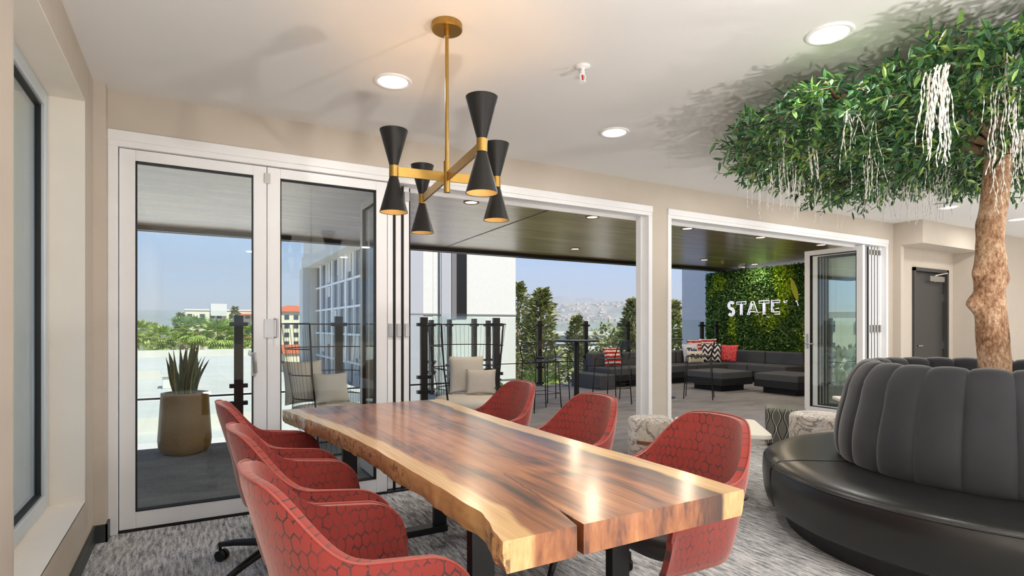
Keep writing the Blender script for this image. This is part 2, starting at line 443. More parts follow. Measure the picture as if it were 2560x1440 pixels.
def patt(name, fn, rough=.85):
    m, nt, b = newmat(name); uv = coord(nt, 'UV'); u, v, _ = sep(uv)
    nt.links.new(fn(nt, u, v).k, b.inputs['Base Color']); b.inputs['Roughness'].default_value = rough; return m
M['p_red'] = patt('coral_pattern', lambda nt, u, v: mixc(nt, noi(comb(nt, u*14, v*5, 0.0), 1.6, 3, .5, 2.0).ramp(.5, .54), lin((206, 44, 52)), lin((232, 116, 116))))
M['p_zig'] = patt('black_white_zigzag', lambda nt, u, v: mixc(nt, ((((u*3).fmod(1.0)-.5).abs()*.45+v)*3.4).fmod(1.0).lt(.5), lin((232, 232, 236)), lin((24, 26, 40))))
M['p_stripe'] = patt('red_white_stripe', lambda nt, u, v: mixc(nt, ((v*5+noi(comb(nt, u*9, v*9, 0.0), 1)*.6).fmod(1.0)).lt(.48), lin((178, 26, 38)), lin((232, 222, 218))))
M['p_blue'] = patt('pale_blue_weave', lambda nt, u, v: mixc(nt, noi(comb(nt, u*10, v*10, 0.0), 1.5, 2).ramp(.48, .55), lin((196, 204, 226)), lin((226, 230, 240))))
M['p_white'] = patt('offwhite_weave', lambda nt, u, v: mixc(nt, noi(comb(nt, u*10, v*10, 0.0), 1.5, 2).ramp(.48, .55), lin((226, 226, 214)), lin((206, 208, 198))))
M['ink_b'] = pb('navy_print', (34, 38, 84), .8); M['ink_k'] = pb('black_print', (30, 32, 32), .8)

# ================================================================ THE SETTING
H = 2.735; YW = 4.22
f = struct(bx('floor', M['carpet'], -.62, 14.6, -5.2, YW+.14, -.06, 0), 'grey and white streaked carpet floor of the lounge', 'floor')
struct(bx('ceiling', M['ceil'], -.95, 14.6, -5.2, YW+.2, H, H+.3), 'smooth off-white ceiling with round downlights', 'ceiling')
mw = MB()     # left wall with its window opening
mw.box(-.95, -.5, -5.2, 2.39, 0, H); mw.box(-.95, -.5, 3.82, YW+.2, 0, H)
mw.box(-.95, -.5, 2.39, 3.82, 0, .325); mw.box(-.95, -.5, 2.39, 3.82, 2.515, H)
struct(mw.build('wall_left', M['wall']), 'beige wall with a deep window reveal at the left', 'wall')
# reveal liner (lighter paint)
ml = MB()
ml.box(-.8, -.5, 3.815, 3.822, .325, 2.515); ml.box(-.8, -.5, 2.39, 3.815, .32, .327); ml.box(-.8, -.5, 2.39, 3.815, 2.508, 2.515)
ml.box(-.8, -.5, 2.388, 2.394, .325, 2.515)
# left window: pale frame, black gasket, glass
win = struct(thing('window_1', (-.68, 3.1, .325)), 'tall fixed window with pale frame in the left wall', 'window')
def rel(o, t):  # parent keeping place
    o.parent = t; o.location = o.location - t.location; return o
rel(ml.build('reveal', M['wall_light']), win)
fr = MB(); y0, y1, z0, z1 = 2.40, 3.81, .328, 2.507; t_ = .075
for a in ((y0, y0+t_, z0, z1), (y1-t_, y1, z0, z1), (y0+t_, y1-t_, z0, z0+t_), (y0+t_, y1-t_, z1-t_, z1)): fr.box(-.74, -.655, *a)
rel(fr.build('window_frame', M['alu'], bevel=.004), win)
g = MB(); s_ = .014; a0, a1, b0, b1 = y0+t_, y1-t_, z0+t_, z1-t_
for a in ((a0, a0+s_, b0, b1), (a1-s_, a1, b0, b1), (a0, a1, b0, b0+s_), (a0, a1, b1-s_, b1)): g.box(-.70, -.672, *a)
rel(g.build('gasket', M['gasket']), win)
rel(bx('pane', M['glass_win'], -.694, -.684, a0+.004, a1-.004, b0+.004, b1-.004), win)
# far (door) wall
mw = MB()
mw.box(-.5, -.44, YW-.11, YW+.2, 0, H)                       # slim pier in the corner
mw.box(-.44, 8.45, YW, YW+.2, 2.485, H)                       # header over the folding doors
mw.box(4.03, 4.245, YW, YW+.2, 0, 2.485)                       # beige pier between the openings
mw.box(8.45, 9.12, YW, YW+.2, 0, H); mw.box(10.16, 14.6, YW, YW+.2, 0, H); mw.box(9.12, 10.16, YW, YW+.2, 2.15, H)
mw.box(8.6, 8.68, YW-.1, YW, 0, 2.42)
struct(mw.build('wall_back', M['wall']), 'beige wall with the folding door openings', 'wall')
mw = MB(); mw.box(8.6, 10.36, 3.85, YW, 2.42, H)
struct(mw.build('wall_bulkhead', M['wall']), 'beige bulkhead box below the ceiling over the service door', 'bulkhead')
mw = MB(); mw.box(10.36, 14.6, 3.85, YW, 0, H)
struct(mw.build('wall_recess', M['wall']), 'beige wall standing forward to the right of the service door', 'wall')
struct(bx('wall_right', M['wall'], 14.6, 14.8, -5.2, YW+.2, 0, H), 'beige wall closing the far right end of the lounge', 'wall')
mw = MB(); mw.box(-.95, 14.8, -5.4, -5.2, 0, .9); mw.box(-.95, 14.8, -5.4, -5.2, 2.45, H)
for x in (-.95, 2.4, 5.8, 9.2, 12.6, 14.5): mw.box(x, x+.3, -5.4, -5.2, .9, 2.45)
struct(mw.build('wall_front', M['wall']), 'beige window wall behind the viewer', 'wall')
struct(bx('baseboard_left', M['base'], -.499, -.487, -5.2, YW-.11, 0, .105), 'charcoal baseboard along the left wall', 'baseboard')
mb = MB(); mb.box(-.487, -.43, YW-.122, YW-.11, 0, .105); mb.box(-.44, -.428, YW-.122, YW, 0, .105)
struct(mb.build('baseboard_back', M['base']), 'charcoal baseboard wrapping the corner pier', 'baseboard')
struct(bx('baseboard_right', M['base'], 10.36, 14.6, 3.838, 3.85, 0, .105), 'charcoal baseboard of the recess wall', 'baseboard')
# white door frames (head tracks, jambs)
def doorframe(n, x0, x1, lab):
    b = MB()
    b.box(x0, x1, YW-.012, YW+.14, 2.395, 2.485); b.box(x0, x0+.05, YW-.012, YW+.14, 0, 2.395); b.box(x1-.05, x1, YW-.012, YW+.14, 0, 2.395)
    b.box(x0, x1, YW-.02, YW-.012, 2.43, 2.492); b.box(x0+.05, x1-.05, YW+.12, YW+.14, 2.36, 2.395)
    b.box(x1-.10, x1-.05, YW+.05, YW+.12, 0, 2.395)
    return struct(b.build('trim_%d' % n, M['trimw'], bevel=.003), lab, 'door frame')
doorframe(1, -.44, 4.03, 'white frame around the left folding door opening')
doorframe(2, 4.245, 8.45, 'white frame around the right folding door opening')
struct(bx('trim_3', M['black'], -.39, 8.4, YW+.0, YW+.14, 0.0, .012), 'dark threshold track of the folding doors', 'threshold')

# glazed folding door leaves.  local: x 0..w along the leaf, y thickness, z up
def leaf(name, loc, rz, w_=.838, h=2.375, gm='glass', lab='', cat='door', kind=None, st=.085, dark_gap=False, T=.028):
    t = thing(name, loc, rz, lab, cat)
    if kind: t['kind'] = kind
    b = MB()
    b.box(0, st, -T, T, 0, h); b.box(w_-st, w_, -T, T, 0, h); b.box(st, w_-st, -T, T, 0, .105); b.box(st, w_-st, -T, T, h-.07, h)
    b.build('door_frame', M['trimw'], t, bevel=.003)
    g = MB(); e = .006
    for a in ((st, st+e, .105, h-.07), (w_-st-e, w_-st, .105, h-.07)): g.box(a[0], a[1], -T-.002, T+.002, a[2], a[3])
    g.box(st, w_-st, -T-.002, T+.002, .105, .105+e); g.box(st, w_-st, -T-.002, T+.002, h-.07-e, h-.07)
    g.build('gasket', M['gasket'], t)
    MB().box(st+.004, w_-st-.004, -.008, .008, .109, h-.074).build('pane', M[gm], t)
    if dark_gap:
        b = MB(); b.box(.012, .024, -.034, .034, .01, h-.01); b.build('dark_gap_seal', M['gasket'], t)  # black seal strip, added so the gaps between folded leaves look dark
    return t
ZB = .015
d1 = leaf('door_1', (-.385, YW+.04, ZB), 0, w_=.843, lab='closed glazed door leaf nearest the left window, planter behind it', kind='structure')
d2 = leaf('door_2', (.462, YW+.04, ZB), 0, w_=.85, lab='closed glazed door leaf with wire chair behind it', kind='structure')
hb = MB(); hb.box(.745, .775, -.045, -.028, .93, 1.09); hb.tube([(.76, -.045, 1.075), (.76, -.075, 1.07), (.765, -.08, 1.03), (.77, -.078, .95)], .011, 8)
hb.build('door_handle', M['chrome'], d1, smooth=False)
hb = MB(); hb.box(-.02, .03, -.035, -.028, 1.19, 1.32); hb.tube([(.045, -.035, 1.19), (.06, -.06, 1.19), (.06, -.06, 1.32), (.045, -.035, 1.32)], .007, 8)
hb.box(-.02, .02, -.036, -.028, 2.26, 2.33)
hb.build('hinge', M['chrome'], d2)
for i, x in enumerate((1.352, 1.418, 1.484)):
    t = leaf('door_%d' % (3+i), (x, YW+.06, ZB), R(90), gm='glass_green', w_=.82, dark_gap=True, T=.021, lab=['folded glazed leaf nearest the closed doors', 'middle leaf of the left folded stack', 'outermost leaf of the left folded stack, by the open deck'][i], kind='structure')
    hb = MB(); hb.box(-.018, .01, -.016, .016, 1.19, 1.29); hb.box(-.015, .01, -.02, .02, 2.26, 2.33); hb.box(-.02, .01, -.03, .03, .10, .2)
    hb.build('hinge', M['chrome'], t)
for i, x in enumerate((8.13, 8.205, 8.28, 8.355)):
    t = leaf('door_%d' % (6+i), (x, YW+.06, ZB), R(90), gm='glass_green', w_=.82, dark_gap=True, T=.021, lab=['folded glazed leaf next to the open leaf', 'second leaf of the right folded stack', 'third leaf of the right folded stack', 'leaf of the right folded stack against the jamb'][i], kind='structure')
    hb = MB(); hb.box(-.018, .01, -.016, .016, 1.19, 1.29); hb.box(-.015, .01, -.02, .02, 2.26, 2.33)
    hb.build('hinge', M['chrome'], t)
t = leaf('door_10', (7.9, YW+.02, ZB), R(90), gm='glass_green', w_=.83, lab='open glazed leaf with lever handle at the right opening', kind='structure')
hb = MB(); hb.box(.775, .80, .028, .04, .95, 1.16); hb.tube([(.788, .03, 1.02), (.788, .075, 1.02), (.74, .08, 1.02), (.66, .08, 1.015)], .009, 8); hb.lathe([(.012, 0), (.012, .02)], 10, (.788, .03, 1.12))
hb.build('door_handle', M['chrome'], t)
# service door
t = struct(thing('door_11', (9.64, YW+.06, 0)), 'dark grey service door with closer at the far right', 'door')
b = MB(); b.box(-.52, -.47, -.09, .1, 0, 2.15); b.box(.47, .52, -.09, .1, 0, 2.15); b.box(-.52, .52, -.09, .1, 2.10, 2.15); b.build('door_frame', M['doorgrey'], t)
MB().box(-.465, .465, -.03, .02, .01, 2.095).build('door_leaf', M['doorgrey'], t, bevel=.003)
b = MB(); b.box(-.08, .36, -.10, -.03, 1.96, 2.04); b.tube([(.06, -.10, 2.05), (.3, -.16, 2.09), (.44, -.08, 2.10)], .01, 8); b.box(.02, .14, -.104, -.03, 1.955, 2.045); b.build('door_closer', M['chrome'], t)
b = MB(); b.lathe([(.03, 0), (.03, .012)], 16, (0, 0, 0)); 
hh = b.build('escutcheon', M['chrome'], t); hh.rotation_euler = (R(90), 0, 0); hh.location = (-.38, -.03, 1.0)
MB().tube([(-.38, -.04, 1.0), (-.38, -.075, 1.0), (-.26, -.078, 1.0)], .010, 8).build('door_handle', M['chrome'], t)
for z in (1.0, 1.72): MB().box(.44, .475, -.04, -.03, z-.06, z+.06).build('hinge', M['chrome'], t)

# ---- deck
dk = MB(); dk.prism([(-1.6, YW+.14), (12.35, YW+.14), (12.35, 10.42), (3.92, 10.42), (3.92, 7.0), (-1.6, 7.0)], -.14, 0)
struct(dk.build('floor_deck', M['deck']), 'dark grey tiled deck outside the folding doors', 'deck')
struct(bx('ceiling_soffit', M['soffit'], -1.15, 18.2, YW+.2, 10.15, 2.80, 2.95), 'brown board soffit over the deck', 'soffit')
bm_ = MB(); bm_.box(-1.15, 18.2, 10.05, 10.2, 2.735, 2.80); bm_.box(18.0, 18.2, 4.5, 10.1, 2.735, 2.8); bm_.box(-1.15, 18.2, 10.15, 10.25, 2.735, 3.2)
struct(bm_.build('trim_4', M['steel']), 'dark fascia beam at the outer edge of the soffit', 'fascia')
struct(MB().tube([(4.03, 5.75, 2.799), (4.22, 10.05, 2.799)], .007, 4).build('trim_5', M['steel']), 'thin joint line crossing the soffit boards', 'joint')
fl = MB(); 
for i in range(22): fl.box(-1.9, -1.6 - (0.03 if i % 2 else 0), 4.42+i*.13, 4.42+(i+1)*.13, -3, 3.2)
struct(fl.build('wall_exterior', M['stucco']), 'ribbed white outer wall beyond the left window', 'wall')

# roof / storeys above keep the deck and lounge in shade
struct(bx('ceiling_roof', M['roof'], -1.15, 14.9, -5.4, 10.14, 3.0, 3.3), 'flat roof slab over the lounge and the deck', 'roof')

# ================================================================ LIGHTS, FITTED AND ADDED
def area(loc, size, power, colr, parent=None, spread=None, shape='DISK'):
    l = bpy.data.lights.new('lamp', 'AREA'); l.shape = shape; l.size = size; l.energy = power; l.color = colr
    if spread: l.spread = spread
    o = bpy.data.objects.new('lamp', l); C.objects.link(o); o.location = loc
    if parent: o.parent = parent
    return o
def downlight(x, y, label, z=H, r=.088, power=9.6, em='emit', ring='trimw', col_=(1, .96, .91)):
    t = thing('recessed_downlight', (x, y, z), 0, label, 'ceiling light', None)
    MB().lathe([(r-.004, 0), (r, -.008), (r+.018, -.011), (r+.022, -.004), (r+.022, 0)], 36, caps=False).build('trim_ring', M[ring], t, smooth=True)
    MB().lathe([(.001, -.006), (r*.6, -.0075), (r, -.005), (r, -.001), (.001, -.001)], 36, caps=False).build('lens', M[em], t, smooth=True)
    area((0, 0, -.02), r*1.7, power, col_, t)
    return t
ceil_lights = [(2.75, 1.64, 'large recessed downlight beside the tree crown, nearest the viewer'), (1.04, 3.24, 'recessed downlight left of the brass chandelier rod'),
    (2.75, 3.27, 'recessed downlight between the sprinkler and the folding doors'), (4.55, 3.30, 'recessed downlight seen just below the left tip of the tree crown'),
    (6.30, 3.32, 'recessed downlight seen among the hanging roots'), (8.0, 3.31, 'recessed downlight nearest the service door bulkhead'),
    (9.71, 3.22, 'recessed downlight behind the tree trunk at far right')]
for x, y, l in ceil_lights: downlight(x, y, l)
ORD = ['first', 'second', 'third', 'fourth', 'fifth', 'sixth', 'seventh', 'eighth', 'ninth', 'tenth', 'eleventh', 'twelfth', 'thirteenth', 'fourteenth', 'fifteenth', 'sixteenth', 'seventeenth', 'eighteenth']
for y, rn in ((0.0, 'above the viewer'), (-1.64, 'behind the viewer'), (-3.3, 'along the window wall behind the viewer')):  # extra rows added out of view to brighten the lounge
    for i, x in enumerate((1.0, 2.75, 4.55, 6.3, 8.0, 9.7, 11.5, 13.2)):
        tag(downlight(x, y, 'added unseen recessed downlight, %s from the left in the row %s' % (ORD[i], rn)), group='added downlights behind the viewer')
for i, x in enumerate((6.3, 8.0, 9.7, 11.5, 13.2)):  # row carried on out of frame, added for its light
    tag(downlight(x, 1.64, 'added unseen recessed downlight, %s to the right of the tree crown' % ORD[i]), group='added downlights right of the tree')
for i, (x, y) in enumerate(((.25, -.9), (2.7, -1.2), (5.6, -1.0), (8.4, -.2), (11.0, .6), (13.2, 1.2))):  # unseen cans added to throw fill light on the ceiling
    t = thing('added_uplight', (x, y, 0), 0, 'added unseen black can uplight, %s from the left behind the viewer' % ORD[i], 'added fill lamp', 'added uplights behind the viewer')
    MB().lathe([(.001, 0), (.11, 0), (.11, .30), (.10, .30), (.10, .27), (.001, .27)], 28, caps=False).build('can', M['black'], t)
    MB().lathe([(.001, .27), (.099, .27), (.099, .28), (.001, .285)], 28, caps=False).build('lens', M['emit'], t)
    u_ = area((0, 0, .31), .18, UPW*(1, 1, .85, .5, .25, .2)[i], (1, .96, .91), t); u_.rotation_euler = (PI, 0, 0)
sl = ['nearest the left folded doors', 'second of the inner row from the left', 'third of the inner row from the left', 'fourth of the inner row, before the leaf wall', 'last of the inner row, beside the open door leaf']
for i, x in enumerate((2.97, 4.82, 6.66, 8.40, 10.13)): downlight(x, 6.2, 'brown ringed soffit downlight, '+sl[i], 2.80, .075, 16, 'emit_soffit', 'band', (1, .82, .6))
sl = ['outer row, above the bar tables', 'outer row, above the charcoal sofa corner', 'right in front of the leaf wall top']
for i, x in enumerate((6.50, 10.1, 11.85)): downlight(x, 8.9, 'brown ringed soffit downlight, '+sl[i], 2.80, .075, 16, 'emit_soffit', 'band', (1, .82, .6))
for x, y in ((.9, 6.2), (.9, 8.9), (2.97, 8.9), (8.3, 8.9)):
    if x == 8.3: downlight(x, y, 'brown ringed soffit downlight, outer row behind the white door pier', 2.80, .075, 16, 'emit_soffit', 'band', (1, .82, .6))

# sprinklers and cameras
t = thing('sprinkler_head', (1.90, 2.53, H), 0, 'white sprinkler head on the ceiling between chandelier and tree', 'sprinkler')
MB().lathe([(.001, 0), (.042, 0), (.045, -.006), (.03, -.012), (.012, -.014), (.012, -.05), (.001, -.05)], 24, caps=False).build('escutcheon', M['trimw'], t, smooth=True)
b = MB(); b.tube([(-.014, 0, -.045), (-.02, 0, -.06), (-.01, 0, -.08), (0, 0, -.085), (.01, 0, -.08), (.02, 0, -.06), (.014, 0, -.045)], .0035, 6); b.build('yoke', M['trimw'], t)
MB().lathe([(.001, -.085), (.02, -.087), (.02, -.091), (.001, -.09)], 20, caps=False).build('deflector', M['trimw'], t)
MB().tube([(0, 0, -.05), (0, 0, -.083)], .004, 8).build('bulb', pb('red_glass_bulb', (190, 30, 24), .2), t)
t = thing('sprinkler_head', (10.72, 8.9, 2.8), 0, 'small sprinkler head under the brown soffit', 'sprinkler')
MB().lathe([(.001, 0), (.04, 0), (.04, -.008), (.012, -.014), (.012, -.05), (.025, -.056), (.001, -.06)], 20, caps=False).build('body', M['chrome'], t, smooth=True)
def dome(loc, label, r=.07):
    t = thing('dome_camera', loc, 0, label, 'security camera')
    MB().lathe([(.001, 0), (r, 0), (r*1.02, -.02), (r, -.05), (r*.7, -.055)], 28, caps=False).build('housing', M['trimw'], t, smooth=True)
    MB().lathe([(r*.7, -.05), (r*.66, -.075), (r*.45, -.1), (.001, -.112)], 28, caps=False).build('dome', M['gasket'], t, smooth=True)
dome((10.32, 3.7, H), 'white dome security camera at the recess wall corner', .085)
dome((11.95, 9.35, 2.8), 'white dome camera under the soffit at the leaf wall', .075)

# ================================================================ TABLE
def interp(tab, y):
    if y <= tab[0][0]: return tab[0][1]
    for (a, b), (c, d) in zip(tab, tab[1:]):
        if y <= c:
            k = (y-a)/(c-a); k = k*k*(3-2*k)*.5+k*.5; return b+(d-b)*k
    return tab[-1][1]
LE = [(1.195, .655), (1.26, .668), (1.34, .692), (1.42, .708), (1.55, .702), (1.7, .70), (1.85, .697), (2.06, .689), (2.3, .682), (2.56, .668), (2.85, .640), (3.12, .601), (3.4, .56), (3.6, .53), (3.775, .498)]
RE = [(1.19, 1.532), (1.38, 1.541), (1.57, 1.544), (1.92, 1.536), (2.39, 1.528), (2.8, 1.528), (3.08, 1.534), (3.5, 1.56), (3.775, 1.576)]
TZ = .76
tbl = thing('conference_table', (1.07, 2.48, 0), 0, 'long live-edge wood slab table on black steel legs between the red chairs', 'table')
def slab():
    b = MB(); NY = 150; NX = 26; y0, y1 = 1.192, 3.775
    def lx(y): return interp(LE, y)+mnoise.noise((y*7, 0, 0))*.006+mnoise.noise((y*22, 3, 0))*.002
    def rx(y): return interp(RE, y)+mnoise.noise((y*6, 9, 0))*.005
    def gap(y):
        c = .888+(y-1.195)*.16; wd = max(0, .022*(1-(y-1.19)/.135))
        return c, wd
    def sect(y, s, side):         # closed cross-section loop of one lobe
        L, Rr = lx(y), rx(y); c, wd = gap(y)
        th = .082+mnoise.noise((y*2, 5, 0))*.004
        inL = .010+mnoise.noise((y*5, 1, 7))*.012; inR = .012
        top = []; pts = []
        if side == 0: xa, xb = L, c-wd/2
        else: xa, xb = c+wd/2, Rr
        n = NX//2
        for i in range(n+1): pts.append((xa+(xb-xa)*i/n, TZ))
        if side == 1:
            for kk in (.15, .5, .8, 1): pts.append((xb+.004*math.sin(kk*3)-inR*kk**2+mnoise.noise((y*14, kk*4, 2))*.004, TZ-.004-(th-.004)*kk))
            xe = xb-inR
        else:
            for kk in (.05, .5, 1): pts.append((xb, TZ-th*kk))
            xe = xb
        xs = xa+inL if side == 0 else xa
        for i in range(1, n): pts.append((xe+(xs-xe)*i/n, TZ-th))
        if side == 0:
            for kk in (1, .8, .55, .3, .1): pts.append((xa+inL*kk**1.4-.004*math.sin(kk*3)+mnoise.noise((y*16, kk*5, 4))*.007*kk, TZ-.004-(th-.004)*kk))
        else:
            for kk in (1, .5, .05): pts.append((xa, TZ-th*kk))
        return pts, L, Rr
    for side in (0, 1):
        loops = []; uvs = []; 
        for j in range(NY+1):
            y = y0+(y1-y0)*(j/NY)**1.25
            p, L, Rr = sect(y, j/NY, side)
            yn = y+(mnoise.noise((side*9+1, 2, 2))*.004 if j == 0 else 0)
            loops.append([(x, yn, z) for x, z in p]); uvs.append([(max(0, x-L), max(0, Rr-x)) for x, z in p])
        m = len(loops[0]); vs = [v for l in loops for v in l]; uu = [u for l in uvs for u in l]
        fs = [(j*m+i, j*m+(i+1) % m, (j+1)*m+(i+1) % m, (j+1)*m+i) for j in range(NY) for i in range(m)]
        b.add(vs, fs, uu)
        b.add(loops[0], [tuple(range(m))], uvs[0]); b.add(loops[-1], [tuple(range(m-1, -1, -1))], uvs[-1])
    o = b.build('tabletop', M['slab'], None, weld=False); sharp(o, 40); rel(o, tbl)
    return o
slab()
def tframe(y):
    a, c = .80, 1.36
    for nm, x in (('leg', a), ('leg', c)):
        rel(bx(nm, M['black'], x-.04, x+.04, y-.02, y+.02, .04, .672, bevel=.002), tbl)
    rel(bx('foot_bar', M['black'], a-.04, c+.04, y-.04, y+.04, 0, .04, bevel=.002), tbl)
    rel(bx('top_plate', M['black'], a-.04, c+.04, y-.05, y+.05, .667, .675), tbl)
tframe(1.60); tframe(3.30)

# ================================================================ RED TUB CHAIRS
# local: faces +x, origin on the floor at the swivel post
def tub_chair(label):
    t = thing('conference_chair', (0, 0, 0), 0, label, 'chair', 'red conference chairs around the table')
    NU, NV = 72, 18
    def plan(a, hw, xb, xf):
        """a 0..1 from front-left arm end round the back to front-right"""
        L1 = (xf-xb)-hw*.85; arc = PI*hw*.95; tot = 2*L1+arc; d = a*tot
        if d < L1: return xf-d, hw
        if d > tot-L1: return xf-(tot-d), -hw
        th = (d-L1)/arc*PI
        n = 2.5; c_, s_ = math.cos(th), math.sin(th)
        rx_ = hw*.85; 
        x = -abs(s_)**(2/n)*rx_; y = (1 if c_ >= 0 else -1)*abs(c_)**(2/n)*hw
        return xf-L1+x, y
    def rim(a):      # height of the upper edge
        s = abs(a-.5)*2
        k = max(0, min(1, (s-.17)/.42)); k = k*k*(3-2*k)
        h = .895-.010*min(1, s/.2)**2-(.885-.685)*k
        if s > .55: h -= .035*(s-.55)/.45
        if s > .80:
            q = (s-.80)/.20; h -= .13*(1-math.sqrt(max(0, 1-q*q)))
        return h
    def surf(a, v, off):
        s = abs(a-.5)*2; z1 = rim(a); z0 = .385
        k = v
        hw = .240+.040*min(1, k*1.25)**.7; hw -= off
        back = -.165-.09*min(1, k*1.1)**.8
        bk = max(0, 1-s/.62); bk = bk*bk*(3-2*bk)
        xf = .282
        x, y = plan(a, hw, back+off, xf)
        z = z0+(z1-z0)*k
        x -= bk*max(0, z-.62)*.12
        # bring the upper back in a little at the sides
        if z > .68: y *= 1-.22*(z-.68)
        return (x, y, z)
    b = MB(); T = .03
    def uvf(a, v): return ((a-.5)*1.62, (rim(a)-.4)*v)
    b.grid(lambda a, v: surf(a, v, 0), NU, NV, uvf)
    b.grid(lambda a, v: surf(a, v, T), NU, NV, uvf)
    n1 = (NU+1)*(NV+1)
    W = NV+1
    fs = []
    for i in range(NU):      # rim strip
        fs.append((i*W+NV, (i+1)*W+NV, n1+(i+1)*W+NV, n1+i*W+NV)); fs.append((i*W, (i+1)*W, n1+(i+1)*W, n1+i*W))
    for j in range(NV):
        fs.append((j, j+1, n1+j+1, n1+j)); q = NU*W; fs.append((q+j, q+j+1, n1+q+j+1, n1+q+j))
    b.f += fs
    sh = b.build('shell', M['fabric'], t, smooth=True, bevel=.011, seg=3)
    # rounded underside
    b = MB()
    def under(a, v):
        x, y, z = surf(a, 0, 0.0); k = 1-v
        return (x*(.45+.55*math.sin(k*PI/2)**.6)+.0*v, y*(.45+.55*math.sin(k*PI/2)**.6), .387-.035*math.sin(v*PI/2))
    b.grid(under, NU, 8, lambda a, v: ((a-.5)*1.62, -.12*v))
    top = len(b.v); ring = [i*9+8 for i in range(NU+1)]; b.f.append(tuple(ring))
    b.build('underside', M['fabric'], t, smooth=True)
    b = MB()
    pts = [Vector(surf(i/120, 1, T*.05))+Vector((0, 0, .003)) for i in range(121)]
    b.tube(pts, .0035, 6); b.build('piping', M['piping'], t, smooth=True)
    # seat cushion
    b = MB(); 
    def seatf(u, v):
        a = u*2*PI; n = 3.6; c_, s_ = math.cos(a), math.sin(a)
        x = (1 if c_ >= 0 else -1)*abs(c_)**(2/n)*.195+.065; y = (1 if s_ >= 0 else -1)*abs(s_)**(2/n)*.222
        prof = [(.0, .405), (.93, .405), (1, .425), (1, .455), (.95, .475), (.8, .484), (.0, .478)]
        k, z = prof[int(round(v*6))]
        return ((x-.065)*k+.065, y*k, z)
    b.grid(seatf, 48, 6); b.build('seat', M['seat_blk'], t, smooth=True, weld=True)
    # swivel base
    MB().lathe([(.001, .10), (.03, .10), (.03, .26), (.022, .265), (.022, .345), (.09, .345), (.12, .350), (.001, .352)], 20, caps=False).build('column', M['black'], t, smooth=False)
    for k in range(4):
        a = PI/4+k*PI/2; dx, dy = math.cos(a), math.sin(a)
        b = MB(); b.tube([(dx*.02, dy*.02, .125), (dx*.12, dy*.12, .125), (dx*.27, dy*.27, .105), (dx*.365, dy*.365, .085)], [.026, .022, .018, .014], 8)
        lg = b.build('leg', M['black'], t, smooth=True)
        b = MB(); px_, py_ = dx*.36, dy*.36
        b.tube([(px_, py_, .09), (px_, py_, .055)], .008, 8)
        for sgn in (-1, 1):
            c_ = Vector((px_+dx*-.012, py_+dy*-.012, .029)); nrm = Vector((-dy, dx, 0))
            b.tube([c_+nrm*sgn*.006, c_+nrm*sgn*.024], .029, 16)
        b.build('caster', M['black'], lg)
    return t
CH = tub_chair('')
chairs = [((.40, 1.68), 0.02, 'red patterned tub chair on the left of the table, nearest the viewer'),
          ((.405, 2.40), -.02, 'middle red patterned tub chair on the left side of the table'),
          ((.395, 3.22), .0, 'red patterned tub chair on the left side, nearest the closed glass doors'),
          ((1.75, 1.70), PI-.03, 'red patterned tub chair on the right of the table, nearest the black banquette'),
          ((1.745, 2.51), PI+.02, 'middle red patterned tub chair on the right side of the table'),
          ((1.765, 3.37), PI+.04, 'red patterned tub chair on the right side, farthest from the viewer')]
for i, (p, a, l) in enumerate(chairs):
    c = CH if i == 0 else dup(CH, None)
    c.location = (p[0], p[1], 0); c.rotation_euler = (0, 0, a); c['label'] = l

# ================================================================ CHANDELIER
cl_ = (1.069, 2.502)
t = thing('chandelier', (cl_[0], cl_[1], H), 0, 'brass chandelier with four black double-cone lamps hanging above the table', 'chandelier')
MB().lathe([(.001, 0), (.072, 0), (.074, -.004), (.074, -.030), (.070, -.034), (.012, -.036), (.001, -.036)], 40, caps=False).build('canopy', M['brass'], t, smooth=False, bevel=0)
MB().lathe([(.001, -.034), (.014, -.034), (.014, -.06), (.0085, -.066), (.0085, -.665), (.001, -.665)], 20, caps=False).build('rod', M['brass'], t)
MB().lathe([(.001, -.66), (.0155, -.66), (.0155, -.81), (.001, -.81)], 24, caps=False).build('hub', M['brass'], t)
ZA = 2.0-H; rot = R(-7.4)
for ang, ln in ((PI/2, .508), (-PI/2, .508), (0, .254), (PI, .254)):
    a = ang+rot; d = Vector((math.cos(a), math.sin(a), 0))
    MB().obox(d*(ln/2)+Vector((0, 0, ZA)), ln, .011, .044, a).build('arm', M['brass'], t, bevel=.001)
    c_ = d*ln
    lp = MB().lathe([(.001, -.026), (.0215, -.026), (.0215, .026), (.001, .026)], 24, (c_.x, c_.y, ZA), caps=False).build('collar', M['brass'], t)
    for sg in (1, -1):
        b = MB(); n = 32; t2 = .0016
        b.lathe([(.0195, sg*.0255), (.065, sg*.190), (.065-t2, sg*.190), (.0195-t2, sg*.028)], n, (c_.x, c_.y, ZA), caps=False)
        sh = b.build('lamp_shade', M['shade'], t); sharp(sh, 40)
        b = MB(); b.lathe([(.0165, sg*.034), (.0625, sg*.1885), (.0615, sg*.1885), (.016, sg*.038)], n, (c_.x, c_.y, ZA), caps=False)
        b.build('shade_lining', M['shade_in'], sh, smooth=True)
        b = MB(); b.lathe([(.001, sg*.04), (.012, sg*.045), (.016, sg*.075), (.02, sg*.10), (.014, sg*.122), (.001, sg*.128)], 16, (c_.x, c_.y, ZA), caps=False)
        b.build('bulb', M['emit_warm'], sh, smooth=True)

